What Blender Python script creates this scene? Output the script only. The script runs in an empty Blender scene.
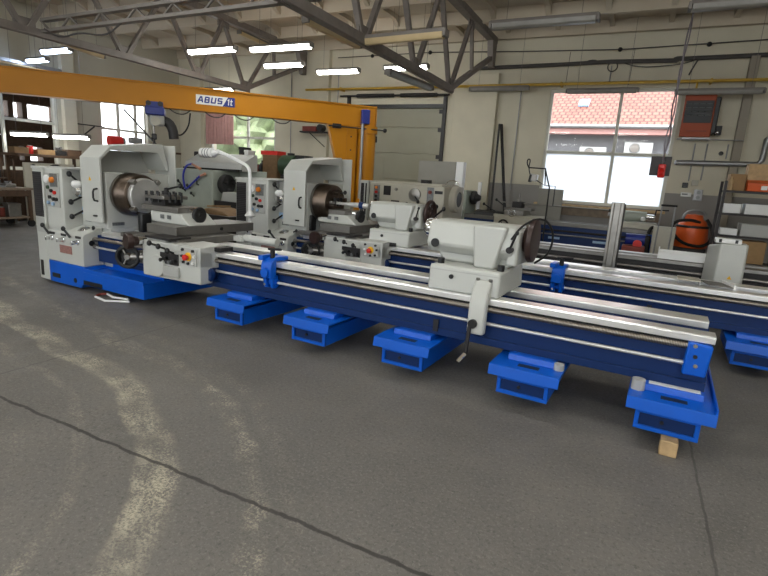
import bpy, bmesh, math, random
from mathutils import Vector, Matrix, Euler
R = math.radians
PI = math.pi
random.seed(7)
C = bpy.context.scene.collection

# ------------------------------------------------------------------ camera
cam_d = bpy.data.cameras.new('camera')
cam_d.sensor_width = 36.0
cam_d.lens = 504.787 / 768 * 36.0
cam_d.clip_end = 200
cam = bpy.data.objects.new('camera', cam_d)
C.objects.link(cam)
_p, _r, _y = R(12.22), R(3.5667), R(25.709)
_F = Vector((0, math.cos(_p), -math.sin(_p)))
_R0 = Vector((1, 0, 0))
_U0 = _R0.cross(_F)
_Rv = _R0 * math.cos(_r) + _U0 * math.sin(_r)
_Uv = _U0 * math.cos(_r) - _R0 * math.sin(_r)
_Z = Matrix.Rotation(_y, 3, 'Z')
_Rv, _Uv, _F = _Z @ _Rv, _Z @ _Uv, _Z @ _F
cam.matrix_world = Matrix(((_Rv.x, _Uv.x, -_F.x, 0), (_Rv.y, _Uv.y, -_F.y, 0), (_Rv.z, _Uv.z, -_F.z, 1.6), (0, 0, 0, 1)))
bpy.context.scene.camera = cam

# ------------------------------------------------------------------ world, sun, exposure
w = bpy.data.worlds.new('sky')
bpy.context.scene.world = w
w.use_nodes = True
nt = w.node_tree
bg = nt.nodes['Background']
bg.inputs['Color'].default_value = (0.90, 0.95, 1.0, 1)
bg.inputs['Strength'].default_value = 1.3
sun_d = bpy.data.lights.new('sun', 'SUN')
sun_d.energy = 0.5
sun_d.angle = R(6)
sun_d.color = (1.0, 0.95, 0.86)
sun = bpy.data.objects.new('sun', sun_d)
sun.rotation_euler = Vector((-0.25, 0.62, -0.85)).to_track_quat('-Z', 'Y').to_euler()
C.objects.link(sun)
vs = bpy.context.scene.view_settings
bpy.context.scene.display_settings.display_device = 'sRGB'
vs.view_transform = 'Standard'
vs.look = 'None'
vs.exposure = 2.0
vs.gamma = 1.0
vs.use_curve_mapping = False

# ------------------------------------------------------------------ materials
def lin(c):
    return tuple(((v / 255) / 12.92 if v / 255 <= 0.04045 else ((v / 255 + 0.055) / 1.055) ** 2.4) for v in c)

def mat(name, rgb, rough=0.5, metal=0.0, var=0.08, scale=6.0, bump=0.0, bscale=60.0, spec=None, coat=0.0):
    m = bpy.data.materials.new(name)
    m.use_nodes = True
    n, l = m.node_tree.nodes, m.node_tree.links
    b = n['Principled BSDF']
    b.inputs['Roughness'].default_value = rough
    b.inputs['Metallic'].default_value = metal
    if spec is not None:
        b.inputs['Specular IOR Level'].default_value = spec
    if coat:
        b.inputs['Coat Weight'].default_value = coat
    tc = n.new('ShaderNodeTexCoord')
    ns = n.new('ShaderNodeTexNoise')
    ns.inputs['Scale'].default_value = scale
    ns.inputs['Detail'].default_value = 5
    l.new(tc.outputs['Object'], ns.inputs['Vector'])
    rp = n.new('ShaderNodeValToRGB')
    c = lin(rgb)
    rp.color_ramp.elements[0].position = 0.3
    rp.color_ramp.elements[1].position = 0.7
    rp.color_ramp.elements[0].color = (*[max(0, v * (1 - var)) for v in c], 1)
    rp.color_ramp.elements[1].color = (*[min(1, v * (1 + var)) for v in c], 1)
    l.new(ns.outputs['Fac'], rp.inputs['Fac'])
    l.new(rp.outputs['Color'], b.inputs['Base Color'])
    if bump:
        nb = n.new('ShaderNodeTexNoise')
        nb.inputs['Scale'].default_value = bscale
        bp = n.new('ShaderNodeBump')
        bp.inputs['Strength'].default_value = bump
        bp.inputs['Distance'].default_value = 0.01
        l.new(tc.outputs['Object'], nb.inputs['Vector'])
        l.new(nb.outputs['Fac'], bp.inputs['Height'])
        l.new(bp.outputs['Normal'], b.inputs['Normal'])
    return m

def emat(name, rgb, strength):
    m = bpy.data.materials.new(name)
    m.use_nodes = True
    n, l = m.node_tree.nodes, m.node_tree.links
    b = n['Principled BSDF']
    b.inputs['Base Color'].default_value = (0.8, 0.8, 0.8, 1)
    b.inputs['Emission Color'].default_value = (*lin(rgb), 1)
    b.inputs['Emission Strength'].default_value = strength
    return m

def glass_mat(name, tint=(1, 1, 1), fac=0.07):
    m = bpy.data.materials.new(name)
    m.use_nodes = True
    n, l = m.node_tree.nodes, m.node_tree.links
    out = n['Material Output']
    n.remove(n['Principled BSDF'])
    t = n.new('ShaderNodeBsdfTransparent')
    t.inputs['Color'].default_value = (*tint, 1)
    g = n.new('ShaderNodeBsdfGlossy')
    g.inputs['Roughness'].default_value = 0.03
    mx = n.new('ShaderNodeMixShader')
    mx.inputs['Fac'].default_value = fac
    l.new(t.outputs[0], mx.inputs[1])
    l.new(g.outputs[0], mx.inputs[2])
    l.new(mx.outputs[0], out.inputs['Surface'])
    return m

def frosted_mat(name):
    m = bpy.data.materials.new(name)
    m.use_nodes = True
    n, l = m.node_tree.nodes, m.node_tree.links
    out = n['Material Output']
    n.remove(n['Principled BSDF'])
    t = n.new('ShaderNodeBsdfTranslucent')
    t.inputs['Color'].default_value = (0.92, 0.96, 1.0, 1)
    d = n.new('ShaderNodeBsdfDiffuse')
    d.inputs['Color'].default_value = (0.85, 0.88, 0.9, 1)
    mx = n.new('ShaderNodeMixShader')
    mx.inputs['Fac'].default_value = 0.12
    l.new(t.outputs[0], mx.inputs[1])
    l.new(d.outputs[0], mx.inputs[2])
    l.new(mx.outputs[0], out.inputs['Surface'])
    return m

M = {}
M['white'] = mat('cream machine enamel', (190, 191, 185), 0.38, var=0.025, scale=3)
M['whiteshade'] = mat('light grey machine enamel', (172, 172, 167), 0.42, var=0.03, scale=3)
M['blue'] = mat('blue machine enamel', (4, 88, 196), 0.36, var=0.06, scale=4, spec=0.35)
M['bluedeep'] = mat('deep blue bed enamel', (14, 43, 92), 0.4, var=0.08, scale=4, spec=0.3)
M['steel'] = mat('ground steel way', (250, 249, 246), 0.3, 0.8, var=0.05, scale=9)
M['steeldull'] = mat('dull machined steel', (150, 147, 142), 0.42, 1.0, var=0.1, scale=12)
M['steelbright'] = mat('bright turned steel', (214, 213, 210), 0.5, 0.75, var=0.05, scale=14)
M['chrome'] = mat('chrome', (225, 225, 225), 0.12, 1.0, var=0.02)
M['chuck'] = mat('oiled chuck steel', (104, 92, 82), 0.36, 1.0, var=0.2, scale=10)
M['greyiron'] = mat('grey cast iron slide', (120, 117, 112), 0.45, 0.6, var=0.08, scale=10)
M['dark'] = mat('dark oxide steel', (44, 42, 42), 0.5, 0.3, var=0.15, scale=10)
M['black'] = mat('black plastic', (22, 22, 23), 0.45, var=0.1)
M['bronze'] = mat('dark brown wheel paint', (58, 42, 38), 0.35, 0.2, var=0.12)
M['rubber'] = mat('black rubber', (18, 18, 18), 0.7, var=0.1)
M['yellow'] = mat('signal yellow', (232, 178, 28), 0.45, var=0.05)
M['orange'] = mat('orange control plate', (222, 128, 42), 0.45, var=0.05)
M['red'] = mat('red plastic', (206, 38, 30), 0.4, var=0.06)
M['cranepaint'] = mat('crane yellow paint', (186, 122, 10), 0.5, var=0.05, scale=1.5, spec=0.3)
M['labelblue'] = mat('pale blue label', (150, 178, 208), 0.5, var=0.12, scale=30)
M['labelred'] = mat('weathered red name plate', (150, 108, 100), 0.5, var=0.3, scale=40)
M['labelgrey'] = mat('grey data plate', (120, 122, 122), 0.4, 0.5, var=0.3, scale=60)
M['wood'] = mat('pale timber', (190, 160, 118), 0.7, var=0.18, scale=14, bump=0.2)
M['card'] = mat('brown cardboard', (160, 128, 88), 0.8, var=0.1, scale=10)
M['carddark'] = mat('worn brown cardboard', (124, 98, 68), 0.85, var=0.15, scale=10)
M['truss'] = mat('grey brown truss paint', (120, 112, 106), 0.6, 0.0, var=0.12, scale=8)
M['lampbody'] = mat('lamp housing grey', (120, 114, 108), 0.55, var=0.1)
M['lampoff'] = mat('unlit yellowed diffuser', (190, 168, 128), 0.4, var=0.05)
M['lampclear'] = mat('unlit clear diffuser', (132, 128, 120), 0.35, var=0.1)
M['lampon'] = emat('lit tube', (250, 251, 246), 8.0)
M['lampcool'] = emat('lit cool tube', (200, 220, 255), 8.0)
M['gaspipe'] = mat('gas pipe yellow', (196, 158, 52), 0.5, var=0.1)
M['conduit'] = mat('galvanised pipe', (150, 150, 150), 0.4, 0.7, var=0.1)
M['cable'] = mat('grey cable sheath', (70, 66, 64), 0.6, var=0.1)
M['frame'] = mat('off white window paint', (206, 204, 192), 0.5, var=0.04)
M['framedark'] = mat('shaded window frame grey', (118, 118, 114), 0.55, var=0.06)
M['door'] = mat('sectional door panel', (150, 147, 128), 0.55, var=0.04, scale=2)
M['brownwood'] = mat('dark brown timber', (82, 60, 42), 0.7, var=0.2, scale=9)
M['benchtop'] = mat('worn bench board', (132, 116, 98), 0.65, var=0.18, scale=9)
M['shelfmetal'] = mat('dark shelf steel', (52, 48, 48), 0.5, 0.4, var=0.15)
M['vac'] = mat('orange vacuum shell', (226, 96, 36), 0.4, var=0.06)
M['heaterorange'] = mat('orange heater enamel', (158, 70, 36), 0.5, var=0.08, spec=0.3)
M['pink'] = mat('dusty pink curtain', (176, 134, 128), 0.85, var=0.08, scale=10)
M['hosesblue'] = mat('blue hose', (48, 58, 170), 0.4, var=0.08)
M['copper'] = mat('copper nozzle', (205, 150, 122), 0.4, 0.4, var=0.1)
M['greygreen'] = mat('grey green machine paint', (160, 166, 154), 0.5, var=0.06)
M['oldcream'] = mat('aged cream machine paint', (178, 173, 158), 0.5, var=0.05)
M['green'] = mat('dark green paint', (58, 78, 56), 0.5, var=0.15)
M['redbrown'] = mat('rusty red paint', (128, 56, 44), 0.6, var=0.2)
M['sheath'] = mat('lilac grey cable sheath', (112, 104, 110), 0.5, var=0.1)
M['hoodgrey'] = mat('warm grey sheet paint', (142, 139, 130), 0.5, var=0.04)
M['glass'] = glass_mat('window glass', fac=0.006)
M['frosted'] = frosted_mat('frosted glass')
M['leaf'] = mat('garden foliage', (140, 152, 118), 0.8, var=0.3, scale=3)
M['bark'] = mat('bark', (90, 74, 58), 0.9, var=0.2)
M['hotwhite'] = mat('white plastic', (232, 232, 230), 0.4, var=0.02)
M['signwhite'] = mat('white sticker', (226, 226, 222), 0.45, var=0.02)
M['signblue'] = mat('blue sticker ink', (26, 42, 124), 0.45, var=0.04)
M['acwhite'] = mat('air conditioner casing', (170, 170, 168), 0.5, var=0.03)
M['render_wall'] = mat('grey house render', (112, 112, 114), 0.85, var=0.06)
M['screwthread'] = None

def wall_mat(name, upper, lower, split):
    m = bpy.data.materials.new(name)
    m.use_nodes = True
    n, l = m.node_tree.nodes, m.node_tree.links
    b = n['Principled BSDF']
    b.inputs['Roughness'].default_value = 0.8
    g = n.new('ShaderNodeNewGeometry')
    sp = n.new('ShaderNodeSeparateXYZ')
    l.new(g.outputs['Position'], sp.inputs[0])
    ns = n.new('ShaderNodeTexNoise')
    ns.inputs['Scale'].default_value = 0.9
    ns.inputs['Detail'].default_value = 7
    l.new(g.outputs['Position'], ns.inputs['Vector'])
    cmp_ = n.new('ShaderNodeMath')
    cmp_.operation = 'LESS_THAN'
    cmp_.inputs[1].default_value = split
    l.new(sp.outputs['Z'], cmp_.inputs[0])
    mx = n.new('ShaderNodeMix')
    mx.data_type = 'RGBA'
    mx.inputs['A'].default_value = (*lin(upper), 1)
    mx.inputs['B'].default_value = (*lin(lower), 1)
    l.new(cmp_.outputs[0], mx.inputs['Factor'])
    mp = n.new('ShaderNodeMapRange')
    mp.inputs['From Min'].default_value = 0.3
    mp.inputs['From Max'].default_value = 0.7
    mp.inputs['To Min'].default_value = 0.9
    mp.inputs['To Max'].default_value = 1.05
    l.new(ns.outputs['Fac'], mp.inputs['Value'])
    mul = n.new('ShaderNodeMix')
    mul.data_type = 'RGBA'
    mul.blend_type = 'MULTIPLY'
    mul.inputs['Factor'].default_value = 1.0
    l.new(mx.outputs['Result'], mul.inputs['A'])
    l.new(mp.outputs[0], mul.inputs['B'])
    l.new(mul.outputs['Result'], b.inputs['Base Color'])
    return m
M['wall'] = wall_mat('painted hall wall', (206, 199, 178), (146, 142, 137), 1.67)
M['wallleft'] = wall_mat('painted hall side wall', (188, 183, 166), (150, 146, 138), 1.0)
M['pilaster'] = mat('painted concrete column', (202, 195, 174), 0.8, var=0.05, scale=2)
M['pilastershade'] = mat('shaded concrete column', (150, 142, 128), 0.8, var=0.06, scale=2)  # column paint darkened to carry the shadow on the shelf-side column
M['ceiling'] = mat('painted concrete ceiling', (186, 174, 154), 0.85, var=0.06, scale=1.5)

def floor_mat():
    m = bpy.data.materials.new('worn asphalt grey floor')
    m.use_nodes = True
    n, l = m.node_tree.nodes, m.node_tree.links
    b = n['Principled BSDF']
    g = n.new('ShaderNodeNewGeometry')
    pos = g.outputs['Position']
    def noise(scale, detail=6, rough=0.6):
        k = n.new('ShaderNodeTexNoise')
        k.inputs['Scale'].default_value = scale
        k.inputs['Detail'].default_value = detail
        k.inputs['Roughness'].default_value = rough
        l.new(pos, k.inputs['Vector'])
        return k.outputs['Fac']
    def math_(op, a, bb=None):
        k = n.new('ShaderNodeMath')
        k.operation = op
        for i, v in enumerate((a, bb)):
            if v is None: continue
            if isinstance(v, (int, float)): k.inputs[i].default_value = v
            else: l.new(v, k.inputs[i])
        return k.outputs[0]
    def ramp(v, stops):
        k = n.new('ShaderNodeValToRGB')
        e = k.color_ramp.elements
        e[0].position, e[0].color = stops[0][0], (*lin(stops[0][1]), 1)
        e[1].position, e[1].color = stops[-1][0], (*lin(stops[-1][1]), 1)
        for p_, c_ in stops[1:-1]:
            x = e.new(p_); x.color = (*lin(c_), 1)
        l.new(v, k.inputs['Fac'])
        return k.outputs['Color']
    def mrange(v, a, bb, c=0.0, d=1.0):
        k = n.new('ShaderNodeMapRange')
        k.interpolation_type = 'SMOOTHSTEP'
        for nm, val in (('From Min', a), ('From Max', bb), ('To Min', c), ('To Max', d)):
            k.inputs[nm].default_value = val
        l.new(v, k.inputs['Value'])
        return k.outputs[0]
    def mixc(f, a, bb):
        k = n.new('ShaderNodeMix')
        k.data_type = 'RGBA'
        l.new(f, k.inputs['Factor'])
        for nm, v in (('A', a), ('B', bb)):
            if isinstance(v, tuple): k.inputs[nm].default_value = (*lin(v), 1)
            else: l.new(v, k.inputs[nm])
        return k.outputs['Result']
    big, mid, fine = noise(0.7, 6), noise(5, 8, 0.7), noise(90, 3, 0.7)
    base = ramp(math_('ADD', math_('MULTIPLY', big, 0.6), math_('MULTIPLY', mid, 0.4)), [(0.32, (92, 89, 85)), (0.5, (110, 106, 101)), (0.68, (126, 121, 114))])
    base = mixc(mrange(noise(55, 5, 0.85), 0.5, 0.66, 0, 0.6), base, (150, 147, 138))
    base = mixc(mrange(noise(38, 5, 0.85), 0.5, 0.66, 0, 0.6), base, (70, 68, 66))
    sp = n.new('ShaderNodeSeparateXYZ')
    l.new(pos, sp.inputs[0])
    X, Y = sp.outputs['X'], sp.outputs['Y']
    # worn pale tyre tracks: rings about a turning centre, broken up by noise
    wob = math_('MULTIPLY', math_('SUBTRACT', noise(1.6, 4), 0.5), 0.28)
    def ring(cx, cy, r, half, ax0, ax1, amount, lo):
        dx, dy = math_('SUBTRACT', X, cx), math_('SUBTRACT', Y, cy)
        d = math_('SQRT', math_('ADD', math_('MULTIPLY', dx, dx), math_('MULTIPLY', dy, dy)))
        arc = math_('SUBTRACT', d, r)
        tail = math_('SUBTRACT', math_('ADD', math_('SUBTRACT', Y, cy + r), math_('MULTIPLY', math_('SUBTRACT', X, cx), 0.235)), 0.0)
        left = math_('LESS_THAN', X, cx)
        d = math_('ADD', math_('MULTIPLY', arc, math_('SUBTRACT', 1.0, left)), math_('MULTIPLY', tail, left))
        d = math_('ABSOLUTE', math_('ADD', d, wob))
        band = mrange(d, half * 0.3, half, 1, 0)
        brk = mrange(math_('ADD', math_('MULTIPLY', noise(70, 4, 0.8), 0.65), math_('MULTIPLY', noise(9, 5, 0.7), 0.35)), lo, lo + 0.13)
        pat = mrange(noise(2.2, 5, 0.7), 0.4, 0.62, 0.25, 1.0)
        ends = math_('MULTIPLY', mrange(X, ax0 - 0.8, ax0), mrange(X, ax1, ax1 + 0.3, 1, 0))
        side = mrange(Y, cy - 0.1, cy + 0.5)
        return math_('MULTIPLY', math_('MULTIPLY', math_('MULTIPLY', band, brk), math_('MULTIPLY', pat, ends)), math_('MULTIPLY', side, amount))
    for a in ((-4.2, -0.64, 3.14, 0.13, -9.5, -1.2, 0.8, 0.45), (-4.2, -0.64, 3.05, 0.05, -9.5, -1.2, 0.6, 0.42), (-3.95, -0.44, 3.29, 0.085, -9.5, -1.0, 0.55, 0.48), (-4.2, -0.6, 3.75, 0.08, -9.5, -1.0, 0.4, 0.5), (-4.3, -0.8, 2.55, 0.16, -8, -1.0, 0.3, 0.5), (-4.1, -0.5, 3.45, 0.05, -9.5, -1.0, 0.45, 0.48), (-4.3, -0.7, 2.85, 0.05, -9.5, -1.0, 0.4, 0.47)):
        base = mixc(ring(*a), base, (204, 194, 170))
    # sawn and cracked slab joints
    def joint(axis, at, half, wobble):
        v = math_('ABSOLUTE', math_('ADD', math_('SUBTRACT', axis, at), math_('MULTIPLY', math_('SUBTRACT', noise(7, 4), 0.5), wobble)))
        return mrange(v, half * 0.4, half, 1, 0)
    base = mixc(math_('MULTIPLY', joint(Y, 1.73, 0.016, 0.05), 0.85), base, (48, 45, 42))
    base = mixc(math_('MULTIPLY', joint(X, -4.07, 0.010, 0.04), 0.55), base, (66, 62, 59))
    base = mixc(math_('MULTIPLY', joint(X, 0.55, 0.010, 0.03), 0.6), base, (62, 59, 56))
    # oil darkening patches
    base = mixc(mrange(noise(0.9, 5), 0.6, 0.75, 0, 0.4), base, (72, 69, 67))
    l.new(base, b.inputs['Base Color'])
    l.new(mrange(mid, 0.3, 0.7, 0.5, 0.72), b.inputs['Roughness'])
    bp = n.new('ShaderNodeBump')
    bp.inputs['Strength'].default_value = 0.25
    bp.inputs['Distance'].default_value = 0.01
    l.new(fine, bp.inputs['Height'])
    l.new(bp.outputs['Normal'], b.inputs['Normal'])
    return m
M['floor'] = floor_mat()

def wave_mat(name, rgb1, rgb2, scale, axis, rough, metal, bump=0.0, dist=0.0):
    m = bpy.data.materials.new(name)
    m.use_nodes = True
    n, l = m.node_tree.nodes, m.node_tree.links
    b = n['Principled BSDF']
    b.inputs['Roughness'].default_value = rough
    b.inputs['Metallic'].default_value = metal
    tc = n.new('ShaderNodeTexCoord')
    wv = n.new('ShaderNodeTexWave')
    wv.bands_direction = axis
    wv.inputs['Scale'].default_value = scale
    wv.inputs['Distortion'].default_value = dist
    l.new(tc.outputs['Object'], wv.inputs['Vector'])
    rp = n.new('ShaderNodeValToRGB')
    rp.color_ramp.elements[0].color = (*lin(rgb1), 1)
    rp.color_ramp.elements[1].color = (*lin(rgb2), 1)
    l.new(wv.outputs['Fac'], rp.inputs['Fac'])
    l.new(rp.outputs['Color'], b.inputs['Base Color'])
    if bump:
        bp = n.new('ShaderNodeBump')
        bp.inputs['Strength'].default_value = bump
        bp.inputs['Distance'].default_value = 0.01
        l.new(wv.outputs['Fac'], bp.inputs['Height'])
        l.new(bp.outputs['Normal'], b.inputs['Normal'])
    return m
M['screw'] = wave_mat('lead screw thread', (104, 96, 88), (168, 160, 150), 34, 'X', 0.4, 1.0, 0.3)
M['grille'] = wave_mat('dark louvre', (30, 29, 30), (66, 64, 66), 12, 'Z', 0.5, 0.2, 0.4)

# ------------------------------------------------------------------ mesh builder
class MB:
    def __init__(s):
        s.bm = bmesh.new()
    def _faces(s, vs_, faces):
        v = [s.bm.verts.new(p) for p in vs_]
        for f in faces:
            try: s.bm.faces.new([v[i] for i in f])
            except ValueError: pass
        return s
    def box(s, x0, x1, y0, y1, z0, z1):
        p = [(x0, y0, z0), (x1, y0, z0), (x1, y1, z0), (x0, y1, z0), (x0, y0, z1), (x1, y0, z1), (x1, y1, z1), (x0, y1, z1)]
        return s._faces(p, [(0, 3, 2, 1), (4, 5, 6, 7), (0, 1, 5, 4), (1, 2, 6, 5), (2, 3, 7, 6), (3, 0, 4, 7)])
    def obox(s, c, size, rot=(0, 0, 0)):
        m = Matrix.Translation(c) @ Euler(rot).to_matrix().to_4x4()
        h = [v / 2 for v in size]
        p = [m @ Vector((a * h[0], b * h[1], d * h[2])) for d in (-1, 1) for a, b in ((-1, -1), (1, -1), (1, 1), (-1, 1))]
        return s._faces(p, [(0, 3, 2, 1), (4, 5, 6, 7), (0, 1, 5, 4), (1, 2, 6, 5), (2, 3, 7, 6), (3, 0, 4, 7)])
    def bar(s, a, b, wd, hg, up=(0, 0, 1)):
        a, b = Vector(a), Vector(b)
        d = (b - a).normalized()
        u = Vector(up)
        sd = d.cross(u)
        if sd.length < 1e-4: sd = d.cross(Vector((1, 0, 0)))
        sd.normalize()
        u = sd.cross(d).normalized()
        p = []
        for q in (a, b):
            for i, j in ((-1, -1), (1, -1), (1, 1), (-1, 1)):
                p.append(q + sd * i * wd / 2 + u * j * hg / 2)
        return s._faces(p, [(3, 2, 1, 0), (4, 5, 6, 7), (0, 1, 5, 4), (1, 2, 6, 5), (2, 3, 7, 6), (3, 0, 4, 7)])
    def prism(s, prof, axis, a0, a1):
        n = len(prof)
        def P_(u, v, a):
            return {'x': (a, u, v), 'y': (u, a, v), 'z': (u, v, a)}[axis]
        pts = [P_(u, v, a0) for u, v in prof] + [P_(u, v, a1) for u, v in prof]
        fs = [tuple(range(n - 1, -1, -1)), tuple(range(n, 2 * n))] + [(i, (i + 1) % n, n + (i + 1) % n, n + i) for i in range(n)]
        return s._faces(pts, fs)
    def rev(s, prof, p0, axis, seg=24):
        """surface of revolution; prof = [(radius, height along axis)]"""
        ax = Vector(axis).normalized()
        t = ax.cross(Vector((0, 0, 1)))
        if t.length < 1e-3: t = Vector((1, 0, 0))
        t.normalize()
        b = ax.cross(t)
        p0 = Vector(p0)
        rings = []
        for r, h in prof:
            if r < 1e-6:
                rings.append([s.bm.verts.new(p0 + ax * h)])
            else:
                rings.append([s.bm.verts.new(p0 + ax * h + (t * math.cos(2 * PI * i / seg) + b * math.sin(2 * PI * i / seg)) * r) for i in range(seg)])
        for A, B in zip(rings, rings[1:]):
            for i in range(seg):
                j = (i + 1) % seg
                if len(A) == 1 and len(B) == 1: continue
                if len(A) == 1: s.bm.faces.new((A[0], B[i], B[j]))
                elif len(B) == 1: s.bm.faces.new((A[i], A[j], B[0]))
                else: s.bm.faces.new((A[i], A[j], B[j], B[i]))
        return s
    def cyl(s, a, b, r, r2=None, seg=18):
        a, b = Vector(a), Vector(b)
        L = (b - a).length
        r2 = r if r2 is None else r2
        return s.rev([(0, 0), (r, 0), (r2, L), (0, L)], a, b - a, seg)
    def ring(s, c, axis, R_, r, seg=28, tseg=8):
        prof = [(R_ + r * math.cos(2 * PI * i / tseg), r * math.sin(2 * PI * i / tseg)) for i in range(tseg + 1)]
        s.rev(prof, c, axis, seg)
        bmesh.ops.remove_doubles(s.bm, verts=s.bm.verts, dist=1e-6)
        return s
    def tube(s, pts, r, seg=8, smooth=0):
        pts = [Vector(p) for p in pts]
        for _ in range(smooth):
            q = [pts[0]]
            for a, b in zip(pts, pts[1:]):
                q += [a * 0.75 + b * 0.25, a * 0.25 + b * 0.75]
            pts = q + [pts[-1]]
        rings = []
        n = None
        for i, p in enumerate(pts):
            d = (pts[min(i + 1, len(pts) - 1)] - pts[max(i - 1, 0)]).normalized()
            if n is None:
                n = d.orthogonal().normalized()
            n = (n - d * n.dot(d))
            n = n.normalized() if n.length > 1e-5 else d.orthogonal().normalized()
            b = d.cross(n)
            rings.append([s.bm.verts.new(p + (n * math.cos(2 * PI * k / seg) + b * math.sin(2 * PI * k / seg)) * r) for k in range(seg)])
        for A, B in zip(rings, rings[1:]):
            for k in range(seg):
                s.bm.faces.new((A[k], A[(k + 1) % seg], B[(k + 1) % seg], B[k]))
        s.bm.faces.new(rings[0][::-1])
        s.bm.faces.new(rings[-1])
        return s
    def sphere(s, c, r, seg=14, sc=(1, 1, 1)):
        m = Matrix.Translation(c) @ Matrix.Diagonal((*sc, 1))
        bmesh.ops.create_uvsphere(s.bm, u_segments=seg, v_segments=max(6, seg // 2), radius=r, matrix=m)
        return s
    def move(s, v):
        bmesh.ops.translate(s.bm, verts=s.bm.verts, vec=v)
        return s
    def rotz(s, a, cent=(0, 0, 0)):
        bmesh.ops.rotate(s.bm, verts=s.bm.verts, cent=cent, matrix=Matrix.Rotation(a, 3, 'Z'))
        return s

def make(name, mb, m, bev=0.0, sharp=35):
    bmesh.ops.recalc_face_normals(mb.bm, faces=mb.bm.faces)
    me = bpy.data.meshes.new(name)
    mb.bm.to_mesh(me)
    mb.bm.free()
    for p in me.polygons: p.use_smooth = True
    me.set_sharp_from_angle(angle=R(sharp))
    me.materials.append(M[m] if isinstance(m, str) else m)
    o = bpy.data.objects.new(name, me)
    C.objects.link(o)
    if bev:
        b = o.modifiers.new('bevel', 'BEVEL')
        b.width = bev
        b.segments = 2
        b.limit_method = 'ANGLE'
        b.angle_limit = R(35)
    return o

def P(name, mb, m, parent, bev=0.0, label=None):
    o = make(name, mb, m, bev)
    o.parent = parent
    if label: o['label'] = label
    return o

def T(name, label, cat, loc=(0, 0, 0), rz=0.0, group=None, kind=None):
    o = bpy.data.objects.new(name, None)
    o.empty_display_size = 0.1
    C.objects.link(o)
    o.location = loc
    o.rotation_euler = (0, 0, rz)
    o['label'] = label
    o['category'] = cat
    if group: o['group'] = group
    if kind: o['kind'] = kind
    return o

def S(name, mb, m, label, cat, group=None, bev=0.0, kind=None):
    """a thing that is one mesh; its origin goes to the bottom centre"""
    xs = [v.co.copy() for v in mb.bm.verts]
    c = Vector(((min(v.x for v in xs) + max(v.x for v in xs)) / 2, (min(v.y for v in xs) + max(v.y for v in xs)) / 2, min(v.z for v in xs)))
    mb.move(-c)
    o = make(name, mb, m, bev)
    o.location = c
    o['label'] = label
    o['category'] = cat
    if group: o['group'] = group
    if kind: o['kind'] = kind
    return o

def struct(name, mb, m, bev=0.0, parent=None, label=None, cat=None):
    o = make(name, mb, m, bev)
    if parent: o.parent = parent
    else: o['kind'] = 'structure'
    if label: o['label'] = label
    if cat: o['category'] = cat
    return o

LA = R(-2.8796)          # the lathes stand slightly askew to the hall
def LW(x, y, z=0.0):
    """a point given along / across the lathe rows, in hall coordinates"""
    return Vector((x * math.cos(LA) - y * math.sin(LA), x * math.sin(LA) + y * math.cos(LA), z))

# ================================================================== SETTING
XL, YB, XR, YF, ZC = -14.42, 13.2, 6.5, -4.5, 5.32
struct('floor', MB().box(XL - 3, XR + 0.3, YF, YB + 0.3, -0.2, 0), 'floor', label='worn dark grey concrete floor with pale tyre tracks and cracked joints', cat='floor')

def wall_with_holes(name, axis, at, thick, a0, a1, z0, z1, holes, m, label):
    """holes = [(b0,b1,h0,h1)] sorted along the wall"""
    b = MB()
    def bx(p, q, h, k):
        if q - p < 1e-4 or k - h < 1e-4: return
        if axis == 'y': b.box(p, q, at, at + thick, h, k)
        else: b.box(at - thick, at, p, q, h, k)
    x = a0
    for (p, q, h, k) in holes:
        bx(x, p, z0, z1)
        bx(p, q, z0, h)
        bx(p, q, k, z1)
        x = q
    bx(x, a1, z0, z1)
    return struct(name, b, m, label=label, cat='wall')

WIN_R = (-2.25, 0.52, 1.28, 3.92)
WIN_B = (-13.2, -10.45, 1.35, 3.92)
DOOR = (-7.75, -4.95, 0.0, 3.5)
wall_with_holes('wall_back', 'y', YB, 0.3, XL - 0.3, XR, 0, ZC, [WIN_B, DOOR, WIN_R], 'wall', 'cream wall with a grey painted lower band behind the machines')
WIN_1 = (4.2, 8.9, 1.25, 3.75)
WIN_2 = (10.12, 11.85, 1.35, 3.75)
wall_with_holes('wall_left', 'x', XL, 0.3, YF, YB, 0, ZC, [WIN_1, WIN_2], 'wallleft', 'cream side wall with two tall windows beyond the yellow crane')
struct('wall_right', MB().box(XR, XR + 0.3, YF, YB, 0, ZC), 'wallleft', label='cream wall out of view on the shelf side', cat='wall')
wall_with_holes('wall_front', 'y', YF - 0.3, 0.3, XL - 0.3, XR, 0, ZC, [(-11.5, -7.5, 1.2, 4.0), (-5.5, -1.5, 1.2, 4.0), (0.5, 4.5, 1.2, 4.0)], 'wallleft', 'cream wall with window openings behind the viewer')
struct('ceiling', MB().box(XL - 0.3, XR + 0.3, YF, YB + 0.3, ZC, ZC + 0.25), 'ceiling', label='pale ribbed concrete roof slabs above the trusses', cat='ceiling')
k = 0
for y in [11.7 - 1.5 * i for i in range(9)] + [13.05]:
    k += 1
    struct('trim_%d' % k, MB().prism([(y - 0.09, ZC), (y - 0.05, 5.06), (y + 0.05, 5.06), (y + 0.09, ZC)], 'x', XL, XR), 'ceiling', label='concrete slab rib running along the ceiling', cat='ceiling rib')
for i in range(18):
    x = XL + 0.7 + 1.15 * i
    k += 1
    b = MB()
    for y in [11.7 - 1.5 * q for q in range(8)]:
        b.prism([(y + 0.07, ZC), (y + 0.07, 5.1), (y + 0.3, 5.22), (y + 1.2, 5.22), (y + 1.43, 5.1), (y + 1.43, ZC)], 'x', x - 0.05, x + 0.05)
    struct('trim_%d' % k, b, 'ceiling', label='short cross ribs stiffening the concrete roof slabs', cat='ceiling rib')

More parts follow.
